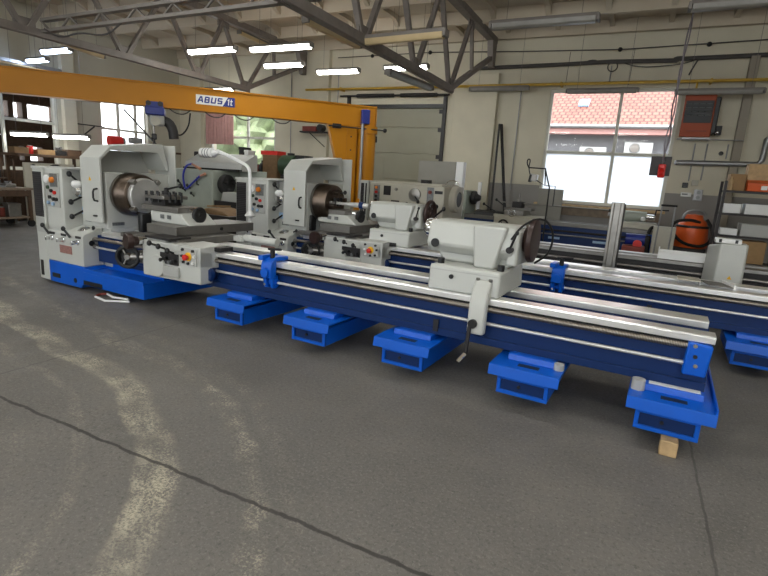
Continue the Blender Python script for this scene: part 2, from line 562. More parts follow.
# concrete columns standing proud of the walls
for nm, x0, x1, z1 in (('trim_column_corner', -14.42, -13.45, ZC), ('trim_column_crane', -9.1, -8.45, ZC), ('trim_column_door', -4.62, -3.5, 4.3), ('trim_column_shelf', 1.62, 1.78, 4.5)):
    struct(nm, MB().box(x0, x1, YB - 0.16, YB, 0, z1), 'pilaster' if 'shelf' not in nm else 'pilastershade', 0.01, label='painted concrete column standing out from the back wall', cat='column')
struct('trim_column_side', MB().box(XL, XL + 0.14, 9.0, 9.35, 0, ZC), 'pilaster', 0.01, label='painted column between the two side windows', cat='column')

# window_1: the big window on the back wall
def window(name, axis, at, hole, mull, trans, m, upper, lower, label, fw=0.07):
    b0, b1, h0, h1 = hole
    b = MB()
    def bx(p, q, h, k2, d=0.0):
        if axis == 'y': b.box(p, q, at + 0.03 + d, at + 0.11 - d, h, k2)
        else: b.box(at - 0.11 + d, at - 0.03 - d, p, q, h, k2)
    bx(b0, b0 + fw, h0, h1); bx(b1 - fw, b1, h0, h1)
    bx(b0 + fw, b1 - fw, h0, h0 + fw); bx(b0 + fw, b1 - fw, h1 - fw, h1)
    for x in mull: bx(x - fw / 2, x + fw / 2, h0 + fw, h1 - fw, 0.004)
    for z in trans: bx(b0 + fw, b1 - fw, z - fw / 2, z + fw / 2, 0.008)
    o = struct(name, b, m, 0.005, label=label, cat='window')
    zs = [h0 + fw] + list(trans) + [h1 - fw]
    for i, (p, q) in enumerate(zip(zs, zs[1:])):
        g = MB()
        if axis == 'y': g.box(b0 + fw, b1 - fw, at + 0.065, at + 0.072, p, q)
        else: g.box(at - 0.072, at - 0.065, b0 + fw, b1 - fw, p, q)
        P('pane', g, lower if i == 0 else upper, o)
    return o
window('window_1', 'y', YB, WIN_R, [-0.68], [2.48], 'frame', 'glass', 'frosted', 'large window with frosted lower panes and a tiled roof outside')
struct('trim_sill', MB().box(-2.3, 0.58, YB - 0.2, YB + 0.02, 1.2, 1.26), 'wood', 0.006, label='pale timber sill under the large window', cat='window sill')
struct('trim_sill_panel', MB().box(-2.2, 0.5, YB - 0.05, YB + 0.0, 1.0, 1.2), 'benchtop', 0.004, label='brown board under the large window sill', cat='sill board')
window('window_2', 'y', YB, WIN_B, [-11.6], [2.62], 'frame', 'glass', 'glass', 'garden window with a pink curtain beside the machine lamp')
window('window_3', 'x', XL, WIN_1, [5.9, 7.55], [2.5], 'frame', 'glass', 'glass', 'window onto the dark neighbouring hall above the benches')
window('window_4', 'x', XL, WIN_2, [10.75, 11.35], [2.55], 'frame', 'glass', 'glass', 'bright window behind the chain hoist')

# door_1: the sectional overhead door
dz = [0.02, 0.9, 1.6, 2.31, 3.01, 3.5]
b = MB()
for p, q in zip(dz, dz[1:]):
    b.box(DOOR[0], DOOR[1], YB + 0.03, YB + 0.09, p + 0.006, q - 0.006)
b.box(DOOR[0], DOOR[1], YB + 0.05, YB + 0.12, 0.0, 3.5)
dr = struct('door_1', b, 'door', 0.008, label='cream sectional garage door behind the crane column', cat='door')
P('header_seal', MB().box(DOOR[0] - 0.1, DOOR[1] + 0.1, YB - 0.07, YB - 0.01, 3.5, 3.6), 'black', dr)
for x in (DOOR[0] - 0.06, DOOR[1] + 0.06):
    P('guide_rail', MB().box(x - 0.045, x + 0.045, YB - 0.08, YB - 0.005, 0, 3.85), 'dark', dr)
for z in (3.42, 2.95, 2.25):
    P('hinge', MB().box(DOOR[1] - 0.1, DOOR[1] + 0.0, YB - 0.02, YB + 0.04, z - 0.05, z + 0.05), 'dark', dr)
P('wicket_outline', MB().box(-7.0, -6.62, YB + 0.022, YB + 0.032, 0.05, 2.2), 'door', dr, 0.004)
P('spring_shaft', MB().cyl((DOOR[0] - 0.3, YB - 0.14, 3.82), (DOOR[1] + 0.2, YB - 0.14, 3.82), 0.025, seg=10), 'dark', dr)
for x0, x1 in ((-7.5, -6.35), (-6.15, -5.1)):
    P('spring_coil', MB().cyl((x0, YB - 0.14, 3.82), (x1, YB - 0.14, 3.82), 0.05, seg=12), 'dark', dr)

# ================================================================== LATHES
def lever(parent, name, a, b, r=0.012, knob=0.022, m='black'):
    o = P(name, MB().cyl(a, b, r, r * 0.8, 10), m, parent)
    P('grip', MB().sphere(b, knob, 12, (1, 1, 1.2)), m, o)
    return o

def handwheel(parent, c, axis, rad, m, spokes=3, name='handwheel', hubm=None):
    ax = Vector(axis).normalized()
    o = P(name, MB().ring(c, axis, rad, rad * 0.19, 32, 10), m, parent)
    P('hub', MB().rev([(0, -rad * 0.35), (rad * 0.34, -rad * 0.35), (rad * 0.38, 0.0), (rad * 0.25, rad * 0.2), (0, rad * 0.2)], c, axis, 20), hubm or m, o)
    t = ax.orthogonal().normalized()
    bb = ax.cross(t)
    for i in range(spokes):
        a = 2 * PI * i / spokes + 0.4
        d = t * math.cos(a) + bb * math.sin(a)
        P('spoke', MB().cyl(Vector(c) + d * rad * 0.25, Vector(c) + d * rad * 0.98, rad * 0.085, seg=8), hubm or m, o)
    return o

def build_lathe(name, label, x0, y0, car, ts, rod_br, bed_end, feet, loose_disc):
    t = T(name, label, 'lathe', LW(x0, y0), LA, 'heavy blue and white lathes')
    # ---- base plinth
    b = MB().prism([(0.23, 0.035), (0.9, 0.035), (0.96, 0.09), (2.12, 0.09), (2.12, 0.27), (1.02, 0.27), (1.0, 0.312), (0.23, 0.312)], 'y', 0.05, 1.12)
    base = P('base', b, 'blue', t, 0.008)
    P('slot', MB().box(0.30, 0.47, 0.043, 0.056, 0.10, 0.155), 'black', base)
    P('slot', MB().box(0.98, 1.35, 0.043, 0.056, 0.10, 0.15), 'black', base)
    P('drain_hole', MB().cyl((0.80, 0.045, 0.12), (0.80, 0.056, 0.12), 0.03), 'black', base)
    P('chip_lip', MB().box(1.0, 2.12, 0.04, 0.06, 0.25, 0.30), 'blue', base, 0.004)
    # ---- end cover
    cov = P('end_cover', MB().box(0.0, 0.225, 0.05, 1.2, 0.04, 1.47), 'white', t, 0.012)
    P('cover_top', MB().box(-0.01, 0.235, 0.04, 1.22, 1.455, 1.49), 'white', cov, 0.006)
    P('louvre_panel', MB().box(0.02, 0.205, 0.04, 0.052, 0.86, 1.42), 'grille', cov)
    P('grey_panel', MB().box(0.02, 0.2, 0.042, 0.052, 0.66, 0.84), 'whiteshade', cov)
    P('vent_strip', MB().box(0.045, 0.10, 0.042, 0.052, 0.09, 0.29), 'dark', cov)
    # ---- feed gearbox
    gb = P('gearbox', MB().prism([(0.055, 0.312), (0.055, 0.685), (0.085, 0.715), (0.32, 0.79), (0.32, 0.312)], 'x', 0.19, 0.99), 'white', t, 0.012)
    for x in (0.35, 0.60, 0.91):
        k_ = P('speed_knob', MB().rev([(0, 0), (0.034, 0), (0.034, 0.018), (0.026, 0.022), (0.024, 0.05), (0, 0.052)], (x, 0.056, 0.61), (0, -1, 0), 18), 'chrome', gb)
        P('index_plate', MB().box(x - 0.055, x + 0.055, 0.049, 0.057, 0.655, 0.685), 'dark', k_)
        P('pointer', MB().box(x - 0.012, x + 0.012, -0.035, 0.01, 0.585, 0.635), 'chrome', k_, 0.004)
    for x, z in ((0.27, 0.70), (0.73, 0.70)):
        lever(gb, 'gear_lever', (x + 0.05, 0.03, z - 0.04), (x - 0.03, 0.0, z + 0.06), 0.016, 0.026)
    lever(gb, 'gear_lever', (0.98, 0.2, 0.77), (1.06, 0.16, 0.80), 0.012, 0.02)
    P('name_plate', MB().box(0.50, 0.76, 0.049, 0.057, 0.44, 0.54), 'labelred', gb)
    P('selector_dial', MB().rev([(0, 0), (0.075, 0), (0.075, 0.012), (0.04, 0.03), (0, 0.034)], (0.80, 0.2, 0.745), (0, -0.3, 0.95), 22), 'chrome', gb)
    P('oil_sight', MB().cyl((0.985, 0.17, 0.6), (0.997, 0.17, 0.6), 0.036), 'black', gb)
    for z in (0.645, 0.56):
        P('shaft_collar', MB().cyl((0.985, 0.205, z), (1.03, 0.205, z), 0.03), 'steeldull', gb)
    # ---- headstock
    hd = P('headstock', MB().box(0.60, 1.13, 0.30, 1.2, 0.78, 1.47), 'white', t, 0.012)
    P('lower_casting', MB().box(0.235, 1.13, 0.325, 1.2, 0.30, 0.785), 'white', hd, 0.01)
    P('seam_plate', MB().box(0.68, 0.80, 0.292, 0.302, 0.84, 0.89), 'labelgrey', hd)
    P('control_column', MB().prism([(0.235, 0.70), (0.60, 0.70), (0.60, 1.482), (0.235, 1.482)], 'y', 0.075, 1.15), 'white', hd, 0.015)
    P('top_lid', MB().box(0.26, 0.76, 0.12, 1.1, 1.478, 1.50), 'whiteshade', hd, 0.006)
    P('lifting_eye', MB().ring((0.62, 0.75, 1.53), (0, 1, 0), 0.045, 0.012, 20, 8), 'black', hd)
    pnl = P('switch_panel', MB().box(0.26, 0.55, 0.062, 0.077, 1.0, 1.42), 'whiteshade', hd, 0.004)
    P('warning_plate', MB().box(0.38, 0.53, 0.055, 0.064, 1.25, 1.41), 'labelgrey', pnl)
    P('main_switch', MB().rev([(0, 0), (0.038, 0), (0.03, 0.03), (0, 0.032)], (0.44, 0.056, 1.335), (0, -1, 0), 18), 'orange', pnl)
    P('ammeter', MB().rev([(0, 0), (0.05, 0), (0.05, 0.02), (0, 0.024)], (0.31, 0.063, 1.34), (0, -1, 0), 20), 'hotwhite', pnl)
    for x, z, m in ((0.33, 1.24, 'green'), (0.40, 1.2, 'black'), (0.47, 1.18, 'red'), (0.36, 1.12, 'black'), (0.44, 1.1, 'dark'), (0.50, 1.1, 'dark'), (0.32, 1.05, 'labelblue'), (0.42, 1.04, 'labelblue')):
        P('push_button', MB().cyl((x, 0.064, z), (x, 0.04, z), 0.022, seg=14), m, pnl)
    for z, zz in ((1.27, 1.42), (1.16, 1.08), (0.98, 0.9)):
        lever(hd, 'speed_lever', (0.68, 0.3, z), (0.66, 0.14, zz), 0.014, 0.03)
    P('lever_boss', MB().rev([(0, 0), (0.08, 0), (0.075, 0.1), (0.05, 0.13), (0, 0.13)], (0.68, 0.3, 1.22), (0, -1, 0), 24), 'chrome', hd)
    P('bowl_cap', MB().sphere((0.70, 0.2, 1.30), 0.07, 16, (1, 0.9, 0.7)), 'hotwhite', hd)
    P('brand_label', MB().prism([(0.62, 0.93), (0.75, 0.93), (0.76, 1.02), (0.63, 1.02)], 'y', 0.29, 0.30), 'labelblue', hd)
    P('side_plate', MB().box(1.128, 1.136, 0.36, 0.52, 0.82, 0.86), 'labelgrey', hd)
    # ---- chuck guard hood
    out = [(0.22, 0.86), (0.22, 1.635), (0.375, 1.785), (1.10, 1.865), (1.19, 1.52)]
    inn = [(1.15, 1.52), (1.03, 1.745), (0.38, 1.74), (0.25, 1.62), (0.25, 0.86)]
    gd = P('chuck_guard', MB().prism(out + inn, 'x', 0.76, 1.15), 'white', t, 0.006)
    P('guard_end', MB().prism([(0.25, 1.46), (0.25, 1.62), (0.38, 1.735), (1.02, 1.745), (1.14, 1.52), (1.14, 1.46)], 'x', 0.775, 0.79), 'whiteshade', gd)
    P('handle', MB().tube([(1.085, 0.22, 1.27), (1.085, 0.165, 1.26), (1.085, 0.165, 1.13), (1.085, 0.22, 1.12)], 0.012, 8, 1), 'black', gd)
    P('hazard_mark', MB().prism([(0.925, 1.36), (0.975, 1.36), (0.95, 1.405)], 'y', 0.215, 0.221), 'yellow', gd)
    P('latch', MB().box(1.0, 1.06, 0.2, 0.225, 0.93, 0.95), 'dark', gd)
    P('rear_splash_panel', MB().box(0.85, 1.27, 1.195, 1.215, 0.85, 1.85), 'white', gd, 0.006)
    # ---- chuck
    cy, cz = 0.60, 1.21
    ch = P('chuck', MB().rev([(0, 0), (0.17, 0), (0.17, 0.04), (0.262, 0.04), (0.262, 0.13), (0.255, 0.14), (0.255, 0.25), (0.245, 0.27), (0, 0.27)], (1.13, cy, cz), (1, 0, 0), 44), 'chuck', t)
    P('back_plate', MB().rev([(0.255, 0), (0.27, 0.0), (0.27, 0.035), (0.255, 0.035)], (1.15, cy, cz), (1, 0, 0), 44), 'steeldull', ch)
    for i in range(4):
        a = PI / 4 * (1 if loose_disc else 0.4) + i * PI / 2
        d = Vector((0, math.cos(a), math.sin(a)))
        j = MB().obox(Vector((1.45, cy, cz)) + d * (0.232 if loose_disc else 0.15), (0.10, 0.05, 0.055), (a, 0, 0))
        P('chuck_jaw', j, 'steeldull' if loose_disc else 'chuck', ch, 0.006)
    if loose_disc:
        P('face_disc', MB().rev([(0, 0), (0.205, 0), (0.212, 0.01), (0.212, 0.06), (0.2, 0.07), (0.05, 0.07), (0.03, 0.078), (0, 0.078)], (1.40, cy, cz), (1, 0, 0), 44), 'steelbright', ch, label='bright turned face disc')
    # ---- bed
    bed = P('bed', MB().prism([(0.24, 0.37), (0.84, 0.37), (0.84, 0.70), (0.66, 0.70), (0.64, 0.56), (0.36, 0.56), (0.345, 0.70), (0.24, 0.70)], 'x', 1.0, bed_end), 'bluedeep', t, 0.006)
    P('gap_block', MB().box(1.0, 2.1, 0.34, 0.95, 0.26, 0.70), 'blue', bed, 0.006)
    P('front_apron_strip', MB().box(1.5, bed_end, 0.228, 0.242, 0.655, 0.695), 'black', bed)
    P('lower_flange', MB().box(1.5, bed_end, 0.222, 0.245, 0.37, 0.43), 'bluedeep', bed, 0.004)
    P('front_way', MB().prism([(0.20, 0.70), (0.20, 0.742), (0.212, 0.752), (0.33, 0.752), (0.342, 0.742), (0.342, 0.695), (0.25, 0.69)], 'x', 1.15, bed_end + 0.005), 'steel', bed, 0.002)
    P('rear_way', MB().prism([(0.64, 0.70), (0.64, 0.744), (0.65, 0.752), (0.83, 0.752), (0.842, 0.742), (0.842, 0.695)], 'x', 1.15, bed_end - 0.01), 'steel', bed, 0.002)
    P('joint_plate', MB().box(5.585, 5.63, 0.214, 0.226, 0.40, 0.50), 'dark', bed)
    P('lead_screw', MB().cyl((0.99, 0.205, 0.655), (bed_end - 0.12, 0.205, 0.665), 0.021, seg=16), 'screw', t)
    P('feed_rod', MB().cyl((0.99, 0.205, 0.55), (bed_end - 0.12, 0.205, 0.55), 0.014, seg=14), 'steelbright', t)
    br = P('end_bracket', MB().prism([(bed_end - 0.15, 0.48), (bed_end - 0.015, 0.48), (bed_end - 0.0, 0.69), (bed_end - 0.14, 0.70)], 'y', 0.165, 0.25), 'blue', t, 0.012)
    for x, z, m in ((0.09, 0.61, 'black'), (0.10, 0.68, 'chrome'), (0.08, 0.55, 'chrome')):
        P('plug', MB().cyl((bed_end - x, 0.16, z), (bed_end - x, 0.17, z), 0.013, seg=12), m, br)
    # ---- feet
    for i, fx in enumerate(feet):
        f = MB()
        x1, x2 = fx + 0.06, fx + 0.43
        f.box(x1, x2, 0.035, 1.06, 0.105, 0.262)
        ft = P('support_foot', f, 'blue', t, 0.006)
        P('foot_frame', MB().prism([(x1, 0.105), (x2, 0.105), (x2, 0.245), (x1, 0.245)], 'y', 0.026, 0.036), 'bluedeep', ft)
        for a in ((x1, x2, 0.01, 0.04, 0.105, 0.133), (x1, x2, 0.01, 0.04, 0.217, 0.245), (x1, x1 + 0.028, 0.01, 0.04, 0.133, 0.217), (x2 - 0.028, x2, 0.01, 0.04, 0.133, 0.217)):
            P('foot_rim', MB().box(*a), 'blue', ft, 0.003)
        P('bolt', MB().cyl((x1 + 0.16, 0.015, 0.175), (x1 + 0.16, 0.03, 0.175), 0.012, seg=10), 'black', ft)
        P('foot_neck', MB().box(x1 + 0.02, x2 - 0.02, 0.06, 1.02, 0.262, 0.318), 'bluedeep', ft)
        tray = P('drip_tray', MB().prism([(-0.048, 0.252), (-0.036, 0.252), (-0.026, 0.316), (1.1, 0.316), (1.1, 0.330), (-0.036, 0.330)], 'x', fx, fx + 0.5), 'blue', ft, 0.003)
        P('tray_slot', MB().box(fx + 0.19, fx + 0.34, 0.035, 0.09, 0.328, 0.333), 'black', ft)
        P('mounting_flange', MB().prism([(0.14, 0.330), (1.0, 0.330), (1.0, 0.372), (0.152, 0.372)], 'x', x1 + 0.03, x2 - 0.0), 'blue', ft, 0.003)
        P('flange_edge', MB().box(x1 + 0.05, x2 - 0.02, 0.165, 0.24, 0.366, 0.3745), 'hotwhite' if i == 0 else 'blue', ft)
        if i == 0:
            P('tray_side', MB().box(fx + 0.488, fx + 0.50, -0.03, 1.08, 0.30, 0.362), 'blue', ft, 0.003)
            P('leveling_screw', MB().cyl((fx + 0.05, 0.13, 0.330), (fx + 0.05, 0.13, 0.40), 0.042), 'acwhite', ft)
        if i == 1:
            P('leveling_screw', MB().cyl((fx + 0.46, 0.15, 0.330), (fx + 0.46, 0.15, 0.375), 0.036), 'acwhite', ft)
    # ---- carriage
    c = car
    ca = P('carriage', MB().box(c - 0.28, c + 0.42, 0.13, 1.0, 0.752, 0.83), 'greyiron', t, 0.008)
    P('rear_guard', MB().cyl((c + 0.55, 0.98, 0.80), (c + 1.05, 0.98, 0.80), 0.045, seg=16), 'white', ca)
    P('guard_arm', MB().box(c + 0.4, c + 0.56, 0.92, 1.0, 0.76, 0.82), 'white', ca)
    P('way_cover', MB().box(c + 0.42, c + 0.9, 0.18, 0.4, 0.754, 0.79), 'whiteshade', ca, 0.006)
    P('saddle_wing', MB().box(c - 0.62, c - 0.28, 0.16, 0.36, 0.752, 0.80), 'greyiron', ca, 0.006)
    P('apron', MB().prism([(c, 0.41), (c + 0.90, 0.425), (c + 0.90, 0.76), (c, 0.745)], 'y', -0.0, 0.16), 'white', ca, 0.01)
    P('control_box', MB().prism([(0.0, 0.60), (0.0, 0.805), (0.34, 0.815), (0.34, 0.57)], 'x', c + 0.56, c + 0.90), 'white', ca, 0.008)
    P('apron_top', MB().box(c + 0.02, c + 0.56, 0.0, 0.2, 0.74, 0.80), 'white', ca, 0.01)
    P('round_cover', MB().cyl((c + 0.27, 0.0, 0.545), (c + 0.27, -0.035, 0.545), 0.115, seg=30), 'white', ca, 0.006)
    P('cover_block', MB().box(c + 0.36, c + 0.6, -0.035, 0.0, 0.455, 0.565), 'whiteshade', ca, 0.008)
    P('engagement_panel', MB().box(c + 0.30, c + 0.58, -0.012, 0.0, 0.58, 0.70), 'dark', ca, 0.004)
    for x, z in ((0.34, 0.62), (0.41, 0.645), (0.47, 0.61), (0.54, 0.63)):
        P('push_button', MB().cyl((c + x, -0.012, z), (c + x, -0.045, z), 0.02, seg=14), 'black' if x != 0.47 else 'labelgrey', ca)
    for x, z in ((0.22, 0.77), (0.36, 0.75), (0.50, 0.72)):
        lever(ca, 'feed_lever', (c + x, 0.02, z - 0.02), (c + x + 0.02, -0.09, z + 0.02), 0.012, 0.026)
    P('button_plate', MB().box(c + 0.63, c + 0.85, -0.01, 0.0, 0.61, 0.785), 'whiteshade', ca, 0.003)
    P('stop_ring', MB().cyl((c + 0.74, -0.01, 0.70), (c + 0.74, -0.02, 0.70), 0.045, seg=22), 'yellow', ca)
    P('stop_button', MB().rev([(0, 0), (0.018, 0), (0.018, 0.02), (0.032, 0.025), (0.028, 0.045), (0, 0.05)], (c + 0.735, -0.02, 0.695), (0, -1, 0), 20), 'red', ca)
    for x, z in ((0.66, 0.765), (0.81, 0.765), (0.65, 0.70), (0.83, 0.71), (0.67, 0.64), (0.74, 0.63), (0.81, 0.64)):
        P('push_button', MB().cyl((c + x, -0.01, z), (c + x, -0.028, z), 0.014, seg=12), random.choice(['black', 'dark', 'hotwhite']), ca)
    handwheel(ca, (c - 0.16, -0.07, 0.59), (0.7, -1, 0), 0.112, 'black', 3, 'apron_handwheel', 'steeldull')
    P('wheel_disc', MB().cyl((c - 0.185, -0.035, 0.59), (c - 0.178, -0.045, 0.59), 0.105, seg=28), 'black', ca)
    P('wheel_shaft', MB().cyl((c - 0.15, -0.03, 0.59), (c + 0.02, 0.1, 0.59), 0.045, seg=16), 'steeldull', ca)
    P('shaft_housing', MB().box(c - 0.12, c + 0.06, 0.02, 0.16, 0.52, 0.66), 'greyiron', ca, 0.01)
    P('cross_feed_drum', MB().rev([(0, 0), (0.08, 0), (0.085, 0.01), (0.085, 0.06), (0.06, 0.07), (0.04, 0.13), (0, 0.13)], (c - 0.08, -0.14, 0.775), (0.25, 1, 0), 26), 'bronze', ca)
    P('cross_feed_dial', MB().cyl((c - 0.05, -0.02, 0.775), (c - 0.01, 0.16, 0.775), 0.05, seg=22), 'chrome', ca)
    P('cross_feed_bracket', MB().box(c - 0.05, c + 0.30, 0.06, 0.2, 0.74, 0.82), 'white', ca, 0.008)
    # cross slide, compound and tool post
    cs = P('cross_slide', MB().prism([(c - 0.26, 0.832), (c + 0.24, 0.832), (c + 0.24, 0.935), (c - 0.26, 0.935)], 'y', 0.25, 1.45), 'greyiron', ca, 0.006)
    P('slide_cover', MB().box(c + 0.02, c + 0.42, 0.02, 0.30, 0.82, 0.845), 'dark', cs, 0.004)
    P('oil_plug', MB().cyl((c + 0.24, 0.9, 0.885), (c + 0.25, 0.9, 0.885), 0.02), 'black', cs)
    P('chip_shield', MB().box(c - 0.58, c - 0.5, 0.36, 0.5, 0.79, 1.02), 'black', cs, 0.02)
    P('swivel_base', MB().prism([(c - 0.44, 0.935), (c + 0.22, 0.935), (c + 0.06, 1.06), (c - 0.46, 1.06)], 'y', 0.45, 0.85), 'white', cs, 0.012)
    for x in (-0.27, -0.15):
        P('degree_window', MB().box(c + x, c + x + 0.06, 0.44, 0.452, 0.985, 1.03), 'labelgrey', cs)
    P('top_slide', MB().box(c - 0.62, c + 0.02, 0.45, 0.82, 1.06, 1.125), 'greyiron', cs, 0.008)
    P('compound_screw', MB().cyl((c + 0.0, 0.64, 1.07), (c + 0.14, 0.64, 1.07), 0.055, seg=22), 'chrome', cs)
    handwheel(cs, (c + 0.17, 0.64, 1.05), (1, 0, 0), 0.08, 'black', 3, 'compound_handwheel')
    P('wheel_drum', MB().cyl((c + 0.12, 0.64, 1.05), (c + 0.18, 0.64, 1.05), 0.075, seg=22), 'dark', cs)
    tp = P('tool_post', MB().box(c - 0.57, c - 0.22, 0.46, 0.80, 1.20, 1.24), 'steeldull', cs, 0.006)
    P('post_base', MB().box(c - 0.52, c - 0.27, 0.51, 0.75, 1.125, 1.2), 'dark', tp, 0.004)
    P('post_core', MB().box(c - 0.50, c - 0.29, 0.53, 0.73, 1.24, 1.25), 'steeldull', tp)
    for s_ in range(4):
        for q in range(3):
            x = c - 0.56 + q * 0.11 if s_ < 2 else (c - 0.56 if s_ == 2 else c - 0.23)
            y = (0.48 if s_ == 0 else 0.78) if s_ < 2 else 0.55 + q * 0.08
            P('clamp_bolt', MB().cyl((x, y, 1.165), (x, y, 1.285), 0.017, seg=10), 'black', tp)
    P('post_nut', MB().rev([(0, 0), (0.045, 0), (0.045, 0.03), (0.028, 0.035), (0.026, 0.08), (0, 0.085)], (c - 0.39, 0.63, 1.25), (0, 0, 1), 18), 'dark', tp)
    lever(tp, 'post_lever', (c - 0.39, 0.63, 1.31), (c - 0.08, 0.58, 1.37), 0.013, 0.026)
    P('feed_motor', MB().rev([(0, 0), (0.07, 0), (0.085, 0.03), (0.085, 0.14), (0.06, 0.17), (0, 0.17)], (c + 0.80, 0.24, 0.515), (0.5, -1, 0), 24), 'bluedeep', ca)
    P('chip_wiper', MB().box(c + 0.9, c + 0.99, 0.18, 0.36, 0.754, 0.80), 'dark', ca, 0.006)
    # ---- rod bracket riding on the front way
    r0 = rod_br
    rb = P('rod_bracket', MB().prism([(0.11, 0.60), (0.195, 0.60), (0.195, 0.755), (0.37, 0.755), (0.37, 0.795), (0.20, 0.80), (0.13, 0.77), (0.11, 0.72)], 'x', r0 + 0.02, r0 + 0.15), 'blue', t, 0.012)
    P('top_jaw', MB().box(r0 - 0.005, r0 + 0.055, 0.10, 0.32, 0.765, 0.815), 'blue', rb, 0.01)
    P('clamp_boss', MB().cyl((r0 + 0.085, 0.15, 0.655), (r0 + 0.085, 0.085, 0.655), 0.045, seg=20), 'blue', rb)
    for x in (0.025, 0.105):
        P('fork_leg', MB().prism([(0.13, 0.62), (0.225, 0.62), (0.235, 0.51), (0.20, 0.49), (0.155, 0.50)], 'x', r0 + x, r0 + x + 0.04), 'blue', rb, 0.008)
    P('rod_bushing', MB().cyl((r0 + 0.01, 0.205, 0.55), (r0 + 0.16, 0.205, 0.55), 0.03, seg=16), 'blue', rb)
    P('bolt', MB().cyl((r0 + 0.045, 0.155, 0.53), (r0 + 0.045, 0.14, 0.53), 0.012, seg=10), 'chrome', rb)
    P('clamp_stem', MB().cyl((rod_br + 0.1, 0.19, 0.79), (rod_br + 0.1, 0.19, 0.87), 0.024, seg=12), 'black', rb)
    P('clamp_lever', MB().cyl((rod_br + 0.05, 0.19, 0.87), (rod_br + 0.22, 0.17, 0.885), 0.012, seg=10), 'black', rb)
    # ---- tailstock
    s = ts
    tb = P('tailstock', MB().prism([(0.20, 0.752), (0.92, 0.752), (0.88, 0.955), (0.22, 0.955)], 'x', s, s + 0.59), 'white', t, 0.02)
    P('base_joint', MB().box(s + 0.01, s + 0.585, 0.215, 0.88, 0.915, 0.921), 'whiteshade', tb)
    P('oil_plug', MB().cyl((s + 0.20, 0.195, 0.875), (s + 0.20, 0.21, 0.875), 0.018), 'black', tb)
    bar = [(0.34, 1.10), (0.38, 1.27), (0.42, 1.295), (0.72, 1.295), (0.80, 1.25), (0.82, 1.1), (0.75, 1.03), (0.42, 1.03)]
    P('barrel', MB().prism(bar, 'x', s - 0.10, s + 0.62), 'white', tb, 0.02)
    P('lower_web', MB().prism([(s - 0.08, 1.09), (s + 0.02, 0.955), (s + 0.58, 0.955), (s + 0.60, 1.09)], 'y', 0.45, 0.74), 'white', tb, 0.02)
    P('column_rib', MB().prism([(s + 0.30, 1.29), (s + 0.57, 1.29), (s + 0.50, 0.955), (s + 0.33, 0.955)], 'y', 0.31, 0.80), 'white', tb, 0.02)
    P('spindle_lock', MB().cyl((s - 0.02, 0.335, 1.11), (s - 0.02, 0.36, 1.11), 0.036, seg=18), 'black', tb)
    P('clamp_nut', MB().cyl((s + 0.06, 0.31, 0.955), (s + 0.06, 0.31, 1.0), 0.03, seg=6), 'black', tb)
    P('clamp_nut', MB().cyl((s + 0.56, 0.31, 0.955), (s + 0.56, 0.31, 1.0), 0.028, seg=6), 'black', tb)
    P('quill', MB().rev([(0, 0), (0.03, 0), (0.075, 0.02), (0.085, 0.04), (0.085, 0.13), (0, 0.13)], (s - 0.23, 0.60, 1.205), (1, 0, 0), 26), 'chrome', tb)
    P('feed_box', MB().box(s + 0.57, s + 0.655, 0.38, 0.78, 0.99, 1.27), 'white', tb, 0.02)
    P('wheel_boss', MB().rev([(0, 0), (0.10, 0), (0.085, 0.025), (0.06, 0.05), (0, 0.05)], (s + 0.655, 0.58, 1.19), (0.6, 0, 0), 26), 'bronze', tb)
    if loose_disc:
        P('handwheel', MB().rev([(0, 0), (0.05, 0), (0.06, 0.015), (0.145, 0.02), (0.165, 0.0), (0.175, 0.012), (0.17, 0.045), (0.15, 0.05), (0, 0.045)], (s + 0.69, 0.58, 1.19), (1, 0, 0), 40), 'bronze', tb, label='dark brown dished handwheel')
    else:
        handwheel(tb, (s + 0.69, 0.58, 1.19), (1, 0, 0), 0.15, 'bronze', 4, 'handwheel', 'bronze')
        lever(tb, 'clamp_lever', (s + 0.655, 0.75, 1.12), (s + 0.86, 0.62, 1.26), 0.014, 0.026)
    P('barrel_clamp', MB().cyl((s + 0.60, 0.385, 1.12), (s + 0.60, 0.33, 1.12), 0.026, seg=14), 'dark', tb)
    lever(tb, 'clamp_lever', (s + 0.60, 0.34, 1.12), (s + 0.655, 0.30, 1.26), 0.010, 0.016)
    if loose_disc:
        P('oil_hose', MB().tube([(s + 0.60, 0.36, 1.2), (s + 0.66, 0.42, 1.32), (s + 0.76, 0.62, 1.38), (s + 0.84, 0.74, 1.27), (s + 0.82, 0.78, 1.08), (s + 0.70, 0.8, 0.98)], 0.009, 8, 2), 'black', tb)
        cl = P('traverse_arm', MB().prism([(0.27, 0.80), (0.25, 0.885), (0.20, 0.885), (0.13, 0.80), (0.10, 0.70), (0.10, 0.475), (0.17, 0.475), (0.175, 0.69), (0.205, 0.75)], 'x', s + 0.40, s + 0.535), 'white', t, 0.015)
        P('pinion_cap', MB().cyl((s + 0.45, 0.10, 0.56), (s + 0.45, 0.075, 0.56), 0.035, seg=18), 'black', cl)
        P('crank', MB().cyl((s + 0.43, 0.085, 0.535), (s + 0.425, 0.06, 0.31), 0.016, seg=10), 'dark', cl)
        P('crank_grip', MB().cyl((s + 0.425, 0.06, 0.32), (s + 0.39, 0.0, 0.265), 0.018, seg=10), 'chrome', cl)
        for x in (0.42, 0.52):
            P('bolt', MB().cyl((s + x, 0.21, 0.88), (s + x, 0.205, 0.895), 0.016, seg=10), 'steeldull', cl)
    return t

